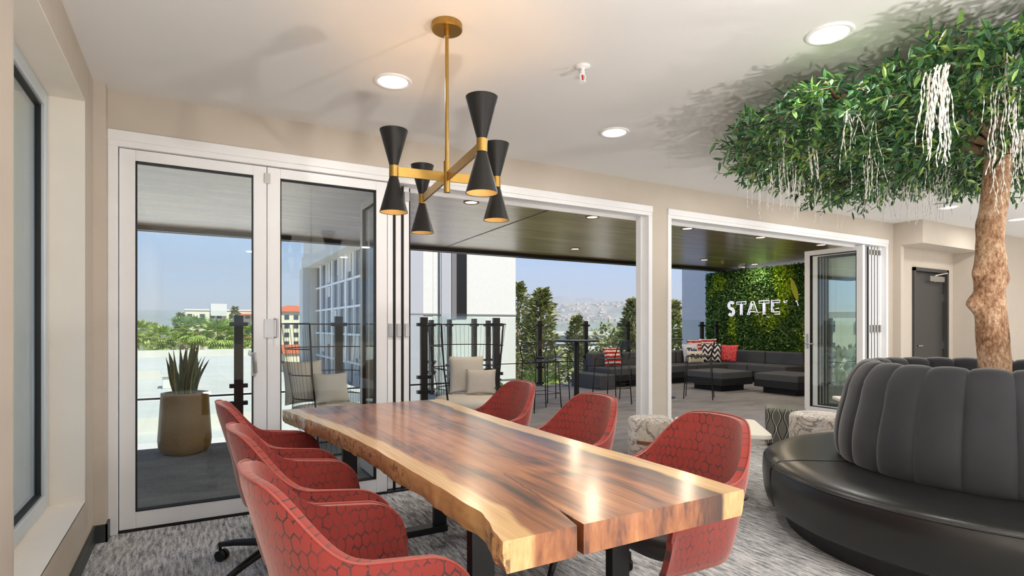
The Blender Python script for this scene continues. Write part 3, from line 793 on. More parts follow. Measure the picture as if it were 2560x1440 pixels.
# ================================================================ BANQUETTE + TREE
BC = (4.18, 1.49)
t = thing('round_banquette', (BC[0], BC[1], 0), 0, 'round black leather banquette with channelled velvet back around the tree', 'banquette')
MB().lathe([(.001, 0), (1.13, 0), (1.13, .12), (.001, .12)], 96, caps=False).build('plinth', M['plinth'], t)
seamA = math.atan2(2.14-BC[1], 3.36-BC[0])
NS = 5
for k in range(NS):
    a0 = seamA+k*2*PI/NS+.004; a1 = seamA+(k+1)*2*PI/NS-.004
    prof = [(.60, .12), (1.20, .12), (1.245, .135), (1.262, .20), (1.272, .30), (1.270, .37), (1.252, .41), (1.21, .432), (1.1, .442), (.9, .445), (.60, .44)]
    b = MB().lathe(prof, 40, a0=a0, a1=a1); o = b.build('seat_section', M['leather'], t, bevel=.014, seg=3); sharp(o, 60)
    for pr_ in ([(1.262, .395)],):
        pts = [(math.cos(a0+(a1-a0)*i/60)*1.2625, math.sin(a0+(a1-a0)*i/60)*1.2625, .396) for i in range(61)]
        MB().tube(pts, .0045, 6).build('piping', M['leather'], o, smooth=True)
NC = 24
bp = [(.80, .435), (.825, .46), (.840, .53), (.840, .62), (.825, .72), (.80, .82), (.775, .92), (.735, 1.0), (.70, 1.045), (.66, 1.068), (.61, 1.068), (.575, 1.045), (.56, .98), (.552, .85), (.55, .60), (.55, .44)]
def bpi(v):
    x = v*(len(bp)-1); i = min(int(x), len(bp)-2); k = x-i
    p0 = bp[max(i-1, 0)]; p1 = bp[i]; p2 = bp[i+1]; p3 = bp[min(i+2, len(bp)-1)]
    return [.5*((2*p1[q])+(-p0[q]+p2[q])*k+(2*p0[q]-5*p1[q]+4*p2[q]-p3[q])*k*k+(-p0[q]+3*p1[q]-3*p2[q]+p3[q])*k**3) for q in (0, 1)]
for k in range(NC):
    a0 = seamA+.07+k*2*PI/NC; da = 2*PI/NC
    b = MB()
    def ch(u, v):
        r, z = bpi(v); s = math.sin(u*PI)**.42
        cr = .715; cz = .72           # centre of the padded body
        e = .024*s-.030
        dr_ = r-.70; dz = z-.75; ln = math.hypot(dr_, dz*.5)+1e-6
        r2 = r+e*(dr_/ln if z < .95 else dr_/ln*.6); z2 = z+(e*.75 if z > .9 else 0)*min(1, max(0, (z-.9)/.12))
        a = a0+da*u
        return (r2*math.cos(a), r2*math.sin(a), z2)
    b.grid(ch, 12, 46); b.build('back_channel', M['velvet'], t, smooth=True)
MB().lathe([(.001, .12), (.56, .12), (.56, .60), (.001, .60)], 48, caps=False).build('planter_top', M['plinth'], t)

tr = thing('indoor_tree', (4.18, 1.49, .60), 0, 'tree with mottled trunk and umbrella crown hung with pale roots, in the banquette', 'tree')
tx, ty = 4.20, 1.465
from math import sin, cos
def trunkp(z):
    return Vector((-.022+.018*sin(z*3.1)+.010*(z-1)*1.5, .004+.016*sin(z*4.3+1), z-.60))
b = MB(); NZ = 90; NA = 28; vs = []
for i in range(NZ+1):
    z = .605+(2.62-.605)*i/NZ; c_ = trunkp(z)
    r0 = .084-.022*(z-.6)/2 + (.02 if z > 2.4 else 0)*(z-2.4)/.2
    for j in range(NA):
        a = 2*PI*j/NA; d = Vector((cos(a), sin(a), 0))
        r = r0*(1+.12*mnoise.noise(Vector((cos(a)*1.2, sin(a)*1.2, z*2.2)))+.07*mnoise.noise(Vector((cos(a)*4, sin(a)*4, z*7))))
        for (zk, ak, amp, wz, wa) in ((1.42, 2.62, .06, .055, .45), (1.60, 2.75, .028, .05, .5), (1.56, -.75, .03, .05, .5), (1.66, -.9, .02, .09, .7), (1.9, 1.4, .015, .06, .6)):
            dd = math.atan2(sin(a-ak), cos(a-ak)); r += amp*math.exp(-((z-zk)/wz)**2-(dd/wa)**2)
        vs.append(c_+d*r)
fs = [(i*NA+j, i*NA+(j+1) % NA, (i+1)*NA+(j+1) % NA, (i+1)*NA+j) for i in range(NZ) for j in range(NA)]
b.add(vs, fs); b.build('trunk', M['bark'], tr, smooth=True)
# main limbs
rng = random.Random(11)
for k in range(9):
    a = k*2*PI/9+rng.uniform(-.2, .2); L = rng.uniform(1.0, 1.3)
    pts = [Vector((0.03, -.02, 1.70+rng.uniform(-.05, .1)))]
    for q in range(1, 7):
        f_ = q/6; pts.append(Vector((cos(a+.2*sin(q))*L*f_, sin(a+.2*sin(q))*L*f_, 1.78+.22*math.sin(f_*2.2)+rng.uniform(-.02, .02))))
    MB().tube(pts, [.035*(1-.13*q) for q in range(7)], 8).build('limb', M['twig'], tr, smooth=True)
def leaves(b, rng, p, d, n, L, Wd, step, droop=0.1, spread=1.0):
    """a twig with alternate leaves"""
    p = Vector(p); d = Vector(d).normalized()
    for i in range(n):
        side = d.cross(Vector((0, 0, 1))); side = side.normalized() if side.length > .05 else Vector((1, 0, 0))
        a = i*2.4+rng.uniform(-.4, .4); up = side.cross(d)
        o = (side*cos(a)+up*sin(a))
        ld = (d*rng.uniform(.5, 1.0)+o*spread*rng.uniform(.5, 1)).normalized(); l = L*rng.uniform(.6, 1.15); w_ = Wd*rng.uniform(.7, 1.15)
        nrm = Vector((rng.uniform(-.7, .7), rng.uniform(-.7, .7), 1)); s2 = ld.cross(nrm); s2 = s2.normalized() if s2.length > .01 else side
        n2 = s2.cross(ld)
        m1 = p+ld*l*.35; m2 = p+ld*l*.7
        b.add([p, m1+s2*w_*.5+n2*w_*.12, m2+s2*w_*.42+n2*w_*.08, p+ld*l-n2*l*.06, m2-s2*w_*.42+n2*w_*.08, m1-s2*w_*.5+n2*w_*.12], [(0, 1, 2, 3), (0, 3, 4, 5)])
        p = p+d*step; d = (d+Vector((rng.uniform(-.12, .12), rng.uniform(-.12, .12), rng.uniform(-.1, .08)-droop*.3))).normalized()
    return p
b = MB(); tw = MB(); rng = random.Random(5)
def crown_r(a): return 1.32+.10*sin(3*a+.7)+.06*sin(7*a+2)
for i in range(2300):
    a = rng.uniform(0, 2*PI); rr = math.sqrt(rng.uniform(0.0, 1))*crown_r(a)
    zt = 2.66-.02*rr; zb_ = 2.27+.05*rr+.05*sin(a*5+rr*4)
    if rr > 1.1: zb_ += (rr-1.1)*.22; zt -= (rr-1.1)*.25
    u = rng.random(); z = zb_+(zt-zb_)*(u**1.25)
    a2 = a+rng.uniform(-.9, .9); d = (cos(a2), sin(a2), rng.uniform(-.45, .35))
    p = Vector((rr*cos(a), rr*sin(a), z-.6))
    n = rng.randint(6, 11)
    e = leaves(b, rng, p, d, n, .078, .021, .021, .12)
    if i % 3 == 0: tw.tube([p, (p+e)/2, e], .0022, 4, caps=False)
for v_i in range(len(b.v)):
    x, y, z = b.v[v_i]
    if z > 2.725-.6: b.v[v_i] = (x, y, 2.725-.6-(z-2.125)*.3)
b.build('foliage', M['leaf'], tr, recalc=False); tw.build('twigs', M['twig'], tr, recalc=False)
# hanging root bunches
def rootbunch(cx, cy, z, n, L, spr, rng):
    b = MB()
    for i in range(n):
        x, y = cx+rng.gauss(0, spr), cy+rng.gauss(0, spr); l = L*rng.uniform(.45, 1.1); k = int(l/.0095)+3; pts = []; rs = []; ph = rng.uniform(0, 6)
        wx, wy = rng.uniform(-.02, .02), rng.uniform(-.02, .02)
        for q in range(k+1):
            f_ = q/k; pts.append((x+wx*f_*2+.006*sin(q*.4+ph), y+wy*f_*2+.006*cos(q*.33+ph), z-.6-l*f_+rng.uniform(-.002, .002)))
            rs.append((.0008+.0036*abs(sin(q*.75+ph*3))**2.5)*(1-.35*f_))
        b.tube(pts, rs, 5, caps=False)
    return b.build('hanging_roots', M['root'], tr, smooth=True, recalc=False)
rng = random.Random(21)
for cx, cy, z, n, L, spr in [(-1.30, -.26, 2.44, 28, .38, .03), (-1.02, -.42, 2.50, 22, .42, .05), (-.63, 1.09, 2.46, 12, .32, .06), (-.55, .93, 2.45, 14, .38, .06), (-.10, 1.02, 2.42, 9, .32, .04),
    (.41, 1.07, 2.42, 9, .28, .05), (.29, .79, 2.40, 12, .30, .06), (.50, .68, 2.40, 10, .30, .04), (.98, .74, 2.42, 8, .28, .03), (1.22, .52, 2.42, 9, .26, .04),
    (-.36, -.24, 2.46, 24, .5, .06), (-.24, 1.18, 2.46, 12, .26, .07), (-.85, .85, 2.50, 12, .30, .06), (-1.0, .55, 2.48, 10, .28, .05), (.15, .35, 2.36, 10, .30, .05), (-.75, -.7, 2.5, 14, .4, .04), (-1.1, .2, 2.46, 12, .26, .05), (-.5, .45, 2.38, 10, .26, .05), (.9, -.5, 2.4, 12, .3, .06)]:
    rootbunch(cx, cy, z-.02, int(n*1.1), L*1.08, spr, rng)

# ================================================================ LOUNGE OTTOMANS AND SIDE TABLES
def drum(loc, r, h, label, rz=0):
    t = thing('round_ottoman', (loc[0], loc[1], 0), rz, label, 'ottoman')
    MB().lathe([(.001, 0), (r-.02, 0), (r-.02, .03), (.001, .03)], 40, caps=False).build('base', M['plinth'], t)
    MB().lathe([(.001, .03), (r-.01, .03), (r, .045), (r, h-.03), (r-.012, h-.008), (r-.035, h), (.001, h+.004)], 56, caps=False).build('body', M['marble'], t, smooth=True)
    MB().lathe([(r+.001, h-.215), (r+.005, h-.213), (r+.005, h-.185), (r+.001, h-.183)], 56, caps=False, a0=-2.6, a1=-.6).build('strap', M['band'], t, smooth=False)
    return t
drum((3.62, 3.80), .205, .46, 'marbled velvet drum ottoman in front of the beige pier, between two red chairs', -.35)
drum((5.32, 3.28), .26, .43, 'marbled velvet drum ottoman beside the leaf-patterned ottoman, behind the banquette', .1)
t = thing('patterned_ottoman', (5.62, 3.84, 0), .62, 'grey ottoman with black ogee leaf pattern between table and marbled ottoman', 'ottoman')
b = MB(); hw = .2
poly = []
for q in range(4):
    for j in range(7):
        a = q*PI/2+j*PI/12; cx = (hw-.05)*(1 if q in (0, 3) else -1); cy = (hw-.05)*(1 if q in (0, 1) else -1); poly.append((cx+.05*cos(a), cy+.05*sin(a)))
per = [0]
for i in range(len(poly)): per.append(per[-1]+math.dist(poly[i], poly[(i+1) % len(poly)]))
n = len(poly)
for rr, z, k in ((1, .04, 0), (1, .37, 1)): pass
vs = []; uvs = []
for zi, (sc_, z) in enumerate(((1, .04), (1, .38), (.975, .40), (.92, .41))):
    for i in range(n+1): x, y = poly[i % n]; vs.append((x*sc_, y*sc_, z)); uvs.append((per[i], z))
fs = [(zi*(n+1)+i, zi*(n+1)+i+1, (zi+1)*(n+1)+i+1, (zi+1)*(n+1)+i) for zi in range(3) for i in range(n)]
b.add(vs, fs, uvs); vt = [(x*.92, y*.92, .41) for x, y in poly]; b.add(vt, [tuple(range(n))], [(x, y) for x, y, z in vt]); vt = [(x, y, .04) for x, y in poly]; b.add(vt, [tuple(reversed(range(n)))], [(0, 0)]*n)
b.build('body', M['ogee'], t, smooth=False, weld=True)
MB().prism([(x*.9, y*.9) for x, y in poly], 0, .04).build('base', M['plinth'], t)
def sidetable(loc, rz, sx, sy, h, label):
    t = thing('side_table', (loc[0], loc[1], 0), rz, label, 'table')
    p = []
    for q in range(4):
        for j in range(6):
            a = q*PI/2+j*PI/10; cx = (sx/2-.05)*(1 if q in (0, 3) else -1); cy = (sy/2-.05)*(1 if q in (0, 1) else -1); p.append((cx+.05*cos(a), cy+.05*sin(a)))
    MB().prism(p, h-.032, h).build('tabletop', M['laminate'], t, bevel=.005)
    MB().lathe([(.001, .014), (.03, .014), (.03, h-.032), (.001, h-.032)], 20, caps=False).build('column', M['black'], t)
    MB().lathe([(.001, 0), (.2, 0), (.2, .01), (.04, .02), (.001, .02)], 40, caps=False).build('base', M['black'], t)
    return t
sidetable((3.50, 2.94), R(47), .70, .62, .53, 'cream rounded square side table behind the nearest right-hand red chair')
sidetable((6.28, 3.32), R(47), .62, .55, .50, 'white side table partly hidden behind the banquette back')

# ================================================================ DECK: PLANTER, WIRE CHAIRS
t = thing('snake_plant_planter', (-.05, 6.62, 0), 0, 'snake plant in a tall tapered bronze pot seen through the left glass door', 'potted plant')
def potr(prof, n=10, seg=4):
    b = MB(); m = n*seg; vs = []
    for r, z in prof:
        for j in range(m):
            a = 2*PI*j/m; q = 1+.04*math.cos(4*a); vs.append((r*q*cos(a), r*q*sin(a), z))
    fs = [(i*m+j, i*m+(j+1) % m, (i+1)*m+(j+1) % m, (i+1)*m+j) for i in range(len(prof)-1) for j in range(m)]
    return b.add(vs, fs+[tuple(range(m-1, -1, -1)), tuple((len(prof)-1)*m+j for j in range(m))])
potr([(.165, 0), (.19, .01), (.225, .07), (.232, .14), (.205, .60), (.205, .615), (.18, .615), (.18, .57), (.02, .565)]).build('pot', M['pot'], t, smooth=True)
MB().lathe([(.001, .55), (.179, .55), (.179, .575), (.001, .58)], 32, caps=False).build('soil', M['soil'], t)
rng = random.Random(3)
for k in range(19):
    a = rng.uniform(0, 2*PI); r = rng.uniform(0, .12); h = rng.uniform(.30, .56) if k > 5 else rng.uniform(.46, .58); ln = rng.uniform(.02, .13) if k > 3 else .03; wd = rng.uniform(.026, .038); fa = rng.uniform(0, PI)
    b = MB(); bx0 = Vector((cos(a)*r, sin(a)*r, .56)); ld = Vector((cos(a), sin(a), 0)); fd = Vector((cos(fa), sin(fa), 0)); fn = Vector((-sin(fa), cos(fa), 0))
    def sp(u, v):
        w_ = wd*(min(1, .6+v*1.2))*(1-max(0, (v-.45)/.55)**1.7)+.0008
        tw_ = v*1.1; f2 = fd*cos(tw_)+fn*sin(tw_); g2 = fn*cos(tw_)-fd*sin(tw_)
        return bx0+ld*(ln*v**1.6)+Vector((0, 0, h*v))+f2*((u-.5)*2*w_)+g2*(abs(u-.5)*2)**2*w_*.45
    b.grid(sp, 4, 12); b.grid(lambda u, v: sp(1-u, v)+fn*.004*(1-v), 4, 12)
    b.build('leaf', M['snake'], t, smooth=True, recalc=False)

def wirechair(loc, rz, label):
    """tall tub of black wire, open at the front (+x)"""
    t = thing('wire_lounge_chair', (loc[0], loc[1], 0), rz, label, 'lounge chair')
    def rad(z): return .30+.165*min(1, max(0, (z-.30)/1.0))**.8
    A = R(128)
    def arc(z, r=None, n=40, a=A): 
        r = r or rad(z); return [(-cos(q)*r*.92, sin(q)*r, z) for q in [-a+2*a*i/n for i in range(n+1)]]
    b = MB()
    for z in (1.31, 1.06, .80, .56): b.tube(arc(z), .007 if z > 1.3 else .0055, 8)
    b.tube([(cos(q)*.36, sin(q)*.36, .33) for q in [2*PI*i/40 for i in range(40)]], .008, 8, closed=True)
    b.tube([(cos(q)*.34, sin(q)*.34, .012) for q in [2*PI*i/40 for i in range(40)]], .009, 8, closed=True)
    b.build('hoops', M['black'], t, smooth=True)
    b = MB()
    for s_ in (-1, 1):
        q = A*s_; r1 = rad(1.31); b.tube([(-cos(q)*r1*.92, sin(q)*r1, 1.31), (-cos(q)*.40, sin(q)*.42, .8), (.24, .27*s_, .33), (.22, .25*s_, .012)], .010, 8)
    b.build('side_post', M['black'], t, smooth=True)
    b = MB()
    for i in range(38):
        q = -A+2*A*(i+.5)/38
        b.tube([(-cos(q)*rad(z)*.92 if z > .34 else -cos(q)*.36, sin(q)*rad(z) if z > .34 else sin(q)*.36, z) for z in (1.31, 1.06, .8, .56, .33)], .0016, 4, caps=False)
    for i in range(40):
        q = 2*PI*i/40; b.tube([(cos(q)*.36, sin(q)*.36, .33), (cos(q)*.25, sin(q)*.25, .18), (cos(q)*.34, sin(q)*.34, .012)], .0018, 4, caps=False)
    b.build('wires', M['black'], t, recalc=False)
    MB().lathe([(.001, .34), (.36, .34), (.395, .37), (.40, .41), (.37, .45), (.28, .465), (.001, .47)], 44, (.03, 0, 0), caps=False).build('seat_cushion', M['cushion_w'], t, smooth=True)
    return t
def pillow(name, loc, w_, h, th, m, label, rz=0, tilt=0, cat='cushion', roll=0, group=None):
    """upright pillow: faces +x, bottom edge at loc"""
    t = thing(name, loc, rz, label, cat, group)
    b = MB()
    def f(sgn):
        def g(u, v):
            x, y = u*2-1, v*2-1; k = max(0, (1-x*x)*(1-y*y))**.45
            pin = 1-.07*(1-abs(x)**2)*abs(y)**4; pin2 = 1-.07*(1-abs(y)**2)*abs(x)**4
            return Vector((sgn*th/2*k, x*w_/2*pin2, h/2+y*h/2*pin))
        return g
    b.grid(f(1), 16, 16); b.grid(f(-1), 16, 16, lambda u, v: (u, v))
    o = b.build('cover', m, t, smooth=True, weld=True)
    t.rotation_euler = (roll, tilt, rz) if not rz else (Matrix.Rotation(rz, 3, 'Z') @ Matrix.Rotation(tilt, 3, 'Y') @ Matrix.Rotation(roll, 3, 'X')).to_euler()
    return t
wirechair((2.84, 6.05), R(-100), 'black wire tub lounge chair outside, seen through the open doorway')
wirechair((1.25, 6.05), R(-70), 'black wire tub lounge chair behind the closed glass door')
pillow('back_cushion', (2.93, 6.23, .47), .44, .46, .16, M['cushion_w'], 'large pale linen cushion in the wire chair at the open doorway', R(-105), R(-10), 'cushion')
pillow('throw_pillow', (3.02, 6.02, .475), .36, .30, .13, M['cushion_w'], 'small pale pillow in front of the large cushion in the wire chair', R(-112), R(-14), 'pillow')
pillow('back_cushion', (1.05, 6.22, .47), .44, .46, .16, M['cushion_w'], 'large pale cushion in the wire chair behind the closed glass door', R(-75), R(-10), 'cushion')
pillow('throw_pillow', (1.30, 6.10, .475), .38, .32, .13, M['cushion_w'], 'pale pillow at the right in the wire chair behind the glass door', R(-80), R(-12), 'pillow')

# ================================================================ RAILINGS
def railing(name, p0, p1, posts, label):
    """posts: distances along p0->p1"""
    p0 = Vector((*p0, 0)); p1 = Vector((*p1, 0)); d = (p1-p0); L = d.length; d.normalize(); rz = math.atan2(d.y, d.x)
    t = thing(name, p0, rz, label, 'railing')
    for s in posts:
        b = MB(); b.box(s-.048, s+.048, -.03, .03, -.12, 1.41); po = b.build('post', M['steel'], t, bevel=.003)
        for z in (1.31, .60, .40, .06): MB().box(s-.095, s+.095, -.036, .036, z-.022, z+.022).build('clamp', M['black'], po)
    for a, c in zip(posts, posts[1:]):
        MB().box(a+.055, c-.055, -.006, .006, .53, 1.46).build('upper_pane', M['glass_rail'], t)
        MB().box(a+.055, c-.055, -.006, .006, .03, .47).build('lower_pane', M['glass_rail'], t)
    MB().box(0, L, -.012, .012, .492, .510).build('mid_rail', M['black'], t)
    return t
railing('glass_railing', (-1.6, 7.2), (3.9, 7.2), [.1, .95, 2.08, 3.21, 4.34, 5.45], 'glass railing with dark posts behind the planter and wire chairs')
railing('glass_railing', (3.98, 7.3), (3.98, 10.2), [.9, 1.9, 2.75], 'short return of glass railing running away from the deck notch')
railing('glass_railing', (4.05, 10.3), (12.2, 10.3), [0.02, 1.27, 2.52, 3.77, 5.02, 6.29, 7.55, 8.1], 'long glass railing behind the bar tables and charcoal sofa')

# ================================================================ BAR TABLES AND STOOLS
def bartable(loc, label):
    t = thing('bar_table', (loc[0], loc[1], 0), 0, label, 'bar table')
    MB().lathe([(.001, 1.045), (.36, 1.045), (.365, 1.052), (.365, 1.062), (.36, 1.068), (.001, 1.068)], 48, caps=False).build('tabletop', M['black'], t)
    MB().lathe([(.001, .02), (.042, .02), (.042, 1.03), (.10, 1.035), (.10, 1.045), (.001, 1.045)], 24, caps=False).build('column', M['black'], t)
    MB().lathe([(.001, 0), (.23, 0), (.23, .012), (.06, .03), (.001, .03)], 40, caps=False).build('base', M['black'], t)
bartable((5.36, 7.30), 'black pedestal bar table on the deck with three wire stools around it')
bartable((7.42, 7.50), 'black pedestal bar table mostly hidden behind the white door pier')
def meshpanel():
    m, nt, b = newmat('perforated_black_metal'); p = coord(nt, 'UV'); u, v, _ = sep(p)
    h = (((u*24).fmod(1.0)-.5).abs().lt(.33))*(((v*24).fmod(1.0)-.5).abs().lt(.33))
    b.inputs['Base Color'].default_value = lin((34, 35, 37))+(1,); b.inputs['Roughness'].default_value = .5
    nt.links.new((h*-1.0+1.0).k, b.inputs['Alpha']); return m
M['mesh'] = meshpanel()
def stool():
    t = thing('bar_stool', (0, 0, 0), 0, '', 'bar stool', 'black wire bar stools on the deck')
    w1, w0, d1, d0 = .20, .17, .20, .22
    legs = {}
    for sx in (1, -1):
        for sy in (1, -1):
            MB().tube([(sx*.245, sy*.215, 0), (sx*.20, sy*.19, .755)], .0085, 8).build('leg', M['black'], t, smooth=True)
    b = MB(); b.tube([(.20, -.19, .755), (.20, .19, .755), (-.20, .19, .755), (-.20, -.19, .755)], .0085, 8, closed=True); b.build('seat_frame', M['black'], t)
    MB().grid(lambda u, v: (-.195+.39*u, -.185+.37*v, .758-.022*math.sin(PI*u)*math.sin(PI*v)), 10, 10).build('seat', M['mesh'], t, smooth=True)
    b = MB(); b.tube([(.228, -.206, .27), (.228, .206, .27), (-.228, .206, .27), (-.228, -.206, .27)], .006, 8, closed=True); b.build('foot_rail', M['black'], t)
    b = MB(); b.tube([(-.20, .19, .755), (-.245, .185, .90), (-.265, .12, 1.035), (-.265, -.12, 1.035), (-.245, -.185, .90), (-.20, -.19, .755)], .0085, 8); b.build('back_frame', M['black'], t, smooth=True)
    MB().grid(lambda u, v: (-.262+.05*(1-v), (-.12-.05*(1-v))+(.24+.1*(1-v))*u, .89+.142*v), 8, 6).build('backrest', M['mesh'], t, smooth=True)
    return t
ST = stool()
for i, (x, y, a, l) in enumerate([(4.66, 7.28, 0, 'black wire bar stool on the left of the bar table'),
    (5.42, 8.10, R(-95), 'black wire bar stool on the far side of the bar table, by the railing'),
    (6.08, 7.30, R(176), 'black wire bar stool on the right of the bar table, before the charcoal sofa'),
    (6.86, 7.52, R(10), 'black wire bar stool half hidden at the left edge of the white pier'),
    (7.92, 7.10, R(128), 'black wire bar stool to the right of the pier, before the two ottomans')]):
    c = ST if i == 0 else dup(ST, None)
    c.location = (x, y, 0); c.rotation_euler = (0, 0, a); c['label'] = l

# ================================================================ SOFA, OTTOMANS, PILLOWS
def sofa(loc, rz, L, label, backs=1, D=.95, g='charcoal modular sofa'):
    """back toward +y, width along x"""
    t = thing('sofa_module', (loc[0], loc[1], 0), rz, label, 'sofa', g)
    MB().box(-L/2+.06, L/2-.06, -D/2+.12, D/2, 0, .13).build('base', M['outbase'], t)
    MB().box(-L/2, L/2, -D/2, D/2, .13, .24).build('frame', M['outbase'], t, bevel=.006)
    MB().box(-L/2+.004, L/2-.004, -D/2, D/2-.12, .24, .41).build('seat_cushion', M['outdoor'], t, bevel=.03, seg=4)
    MB().box(-L/2, L/2, D/2-.12, D/2, .24, .56).build('back_frame', M['outbase'], t, bevel=.006)
    n = backs; w_ = L/n
    for i in range(n): MB().box(-L/2+w_*i+.008, -L/2+w_*(i+1)-.008, D/2-.30, D/2-.06, .40, .70).build('back_cushion', M['outdoor'], t, bevel=.035, seg=4)
    return t
sofa((11.68, 8.14), R(-90), .98, 'charcoal sofa module against the leaf wall, nearest the plant and open door leaf')
sofa((11.68, 9.12), R(-90), .98, 'charcoal sofa module against the leaf wall, next to the coral pillow')
t = thing('sofa_module', (11.65, 9.9, 0), 0, 'charcoal corner module of the sofa where railing and leaf wall meet', 'sofa', 'charcoal modular sofa')
MB().box(-.36, .50, -.28, .20, 0, .13).build('base', M['outbase'], t)
MB().box(-.48, .50, -.28, .20, .13, .24).build('frame', M['outbase'], t, bevel=.006)
MB().box(-.476, .38, -.278, .12, .24, .41).build('seat_cushion', M['outdoor'], t, bevel=.03, seg=4)
MB().box(-.47, .24, -.04, .16, .40, .70).build('back_cushion', M['outdoor'], t, bevel=.035, seg=4); MB().box(.24, .46, -.27, .16, .40, .70).build('back_cushion', M['outdoor'], t, bevel=.035, seg=4)
for i, x in enumerate((10.66, 9.66, 8.66)):
    sofa((x, 9.62), 0, .98, ['charcoal sofa module along the railing, beside the corner module', 'charcoal sofa module along the railing, right of the white pier', 'charcoal sofa module along the railing, hidden by the white pier'][i])
sofa((7.90-.02, 9.62), 0, .56, 'charcoal end module of the sofa along the railing, with the striped pillow')
t = thing('low_platform', (7.36, 9.45, 0), 0, 'grey low block ending the railing sofa on the left', 'ottoman')
MB().box(-.2, .2, -.5, .5, 0.0, .30).build('body', M['outdoor'], t, bevel=.02)
def ott(loc, rz, label, s=.92):
    t = thing('sofa_ottoman', (loc[0], loc[1], 0), rz, label, 'ottoman', 'charcoal square ottomans')
    h = s/2
    MB().box(-h+.12, h-.12, -h+.12, h-.12, 0, .13).build('base', M['outbase'], t)
    MB().box(-h, h, -h, h, .12, .24).build('frame', M['outbase'], t, bevel=.006)
    MB().box(-h+.003, h-.003, -h+.003, h-.003, .24, .385).build('seat_cushion', M['outdoor'], t, bevel=.025, seg=4)
ott((9.46, 7.96), 0, 'charcoal square ottoman in front of the sofa, left of the pair')
ott((10.06, 6.77), 0, 'charcoal square ottoman nearest the open door leaf, right of the pair')
pillow('throw_pillow', (11.36, 9.30, .42), .46, .44, .15, M['p_red'], 'coral red pillow with script pattern leaning on the charcoal sofa', R(190), R(-16), 'pillow')
pillow('throw_pillow', (11.05, 9.52, .42), .46, .46, .15, M['p_zig'], 'black and white zigzag pillow left of the coral pillow', R(225), R(-14), 'pillow')
pillow('throw_pillow', (11.32, 9.88, .52), .46, .46, .12, M['p_stripe'], 'red and white pillow peeking out behind the zigzag pillow', R(225), R(-4), 'pillow')
pillow('throw_pillow', (10.86, 9.86, .52), .46, .44, .12, M['p_stripe'], 'red topped pillow behind the pale lettered pillow', R(262), R(-4), 'pillow')
pb_ = pillow('throw_pillow', (10.50, 9.62, .42), .46, .46, .14, M['p_blue'], 'pale blue pillow with navy lettering on the railing sofa', R(258), R(-14), 'pillow')
pw_ = pillow('throw_pillow', (10.34, 9.36, .42), .46, .30, .12, M['p_white'], 'off-white pillow with black lettering lying in front of the blue pillow', R(255), R(-14), 'pillow')
pillow('throw_pillow', (7.98, 9.52, .42), .42, .42, .14, M['p_stripe'], 'red and white knit pillow on the sofa end left of the white pier', R(262), R(-12), 'pillow')
def textmesh(name, s, size, m, parent, depth=.004, outline=0, font_w=1.0, bold=0.0, loc=(0, 0, 0), rot=(0, 0, 0)):
    cu = bpy.data.curves.new('txt', 'FONT'); cu.body = s; cu.size = size; cu.align_x = 'CENTER'; cu.align_y = 'CENTER'; cu.extrude = depth; cu.offset = bold
    if outline: cu.fill_mode = 'NONE'; cu.bevel_depth = outline; cu.bevel_resolution = 2; cu.extrude = 0
    o = bpy.data.objects.new('txt', cu); C.objects.link(o); bpy.context.view_layer.update()
    me = bpy.data.meshes.new_from_object(o.evaluated_get(bpy.context.evaluated_depsgraph_get())); bpy.data.objects.remove(o)
    q = bpy.data.objects.new(name, me); C.objects.link(q); me.materials.clear(); me.materials.append(m); q.parent = parent; q.location = loc; q.rotation_euler = rot; return q
for par, s, sz, mm, z in ((pb_, 'This', .16, 'ink_b', .28), (pw_, 'FUN', .15, 'ink_k', .15)):
    textmesh('lettering', s, sz, M[mm], par, .003, bold=.004, loc=(.072 if mm == 'ink_b' else .062, 0, z), rot=(R(90), 0, R(90)))

# ================================================================ LEAF WALL AND SIGN
railing('glass_railing', (12.25, 4.45), (12.25, 7.35), [.05, .75, 1.95, 2.85], 'glass railing seen through the open glazed leaf at right')
t = thing('leaf_wall', (12.2, 8.6, 0), 0, 'living-style wall of light and dark green boxwood leaves behind the sofa', 'green wall')
MB().box(.03, .16, -1.2, 2.05, 0, 2.735).build('backing_panel', pb('dark_backing', (24, 34, 20), .9), t)
b = MB(); rng = random.Random(9)
for i in range(27000):
    y = rng.uniform(-1.2, 2.06); z = rng.uniform(.3, 2.74); x = -rng.uniform(-.05, .035)
    l = rng.uniform(.035, .062); w_ = l*.45
    d = Vector((-rng.uniform(.2, 1), rng.uniform(-1, 1), rng.uniform(-1, .8))).normalized(); s2 = d.cross(Vector((rng.uniform(-1, 1), rng.uniform(-1, 1), rng.uniform(-1, 1)))).normalized()
    p = Vector((x, y, z)); m1 = p+d*l*.5
    b.add([p, m1+s2*w_, p+d*l, m1-s2*w_], [(0, 1, 2, 3)])
for i in range(1400):     # leaves on the left edge return
    z = rng.uniform(.1, 2.73); p = Vector((rng.uniform(-.02, .16), 2.05, z)); l = rng.uniform(.035, .06)
    d = Vector((rng.uniform(-1, .5), rng.uniform(.1, 1), rng.uniform(-1, .8))).normalized(); s2 = d.cross(Vector((rng.uniform(-1, 1), rng.uniform(-1, 1), rng.uniform(-1, 1)))).normalized(); m1 = p+d*l*.5
    b.add([p, m1+s2*l*.4, p+d*l, m1-s2*l*.4], [(0, 1, 2, 3)])
b.build('leaves', M['wall_leaf'], t, recalc=False)
t = thing('wall_sign', (12.10, 9.13, 1.745), 0, 'white outlined letters spelling STATE on the leaf wall', 'sign')
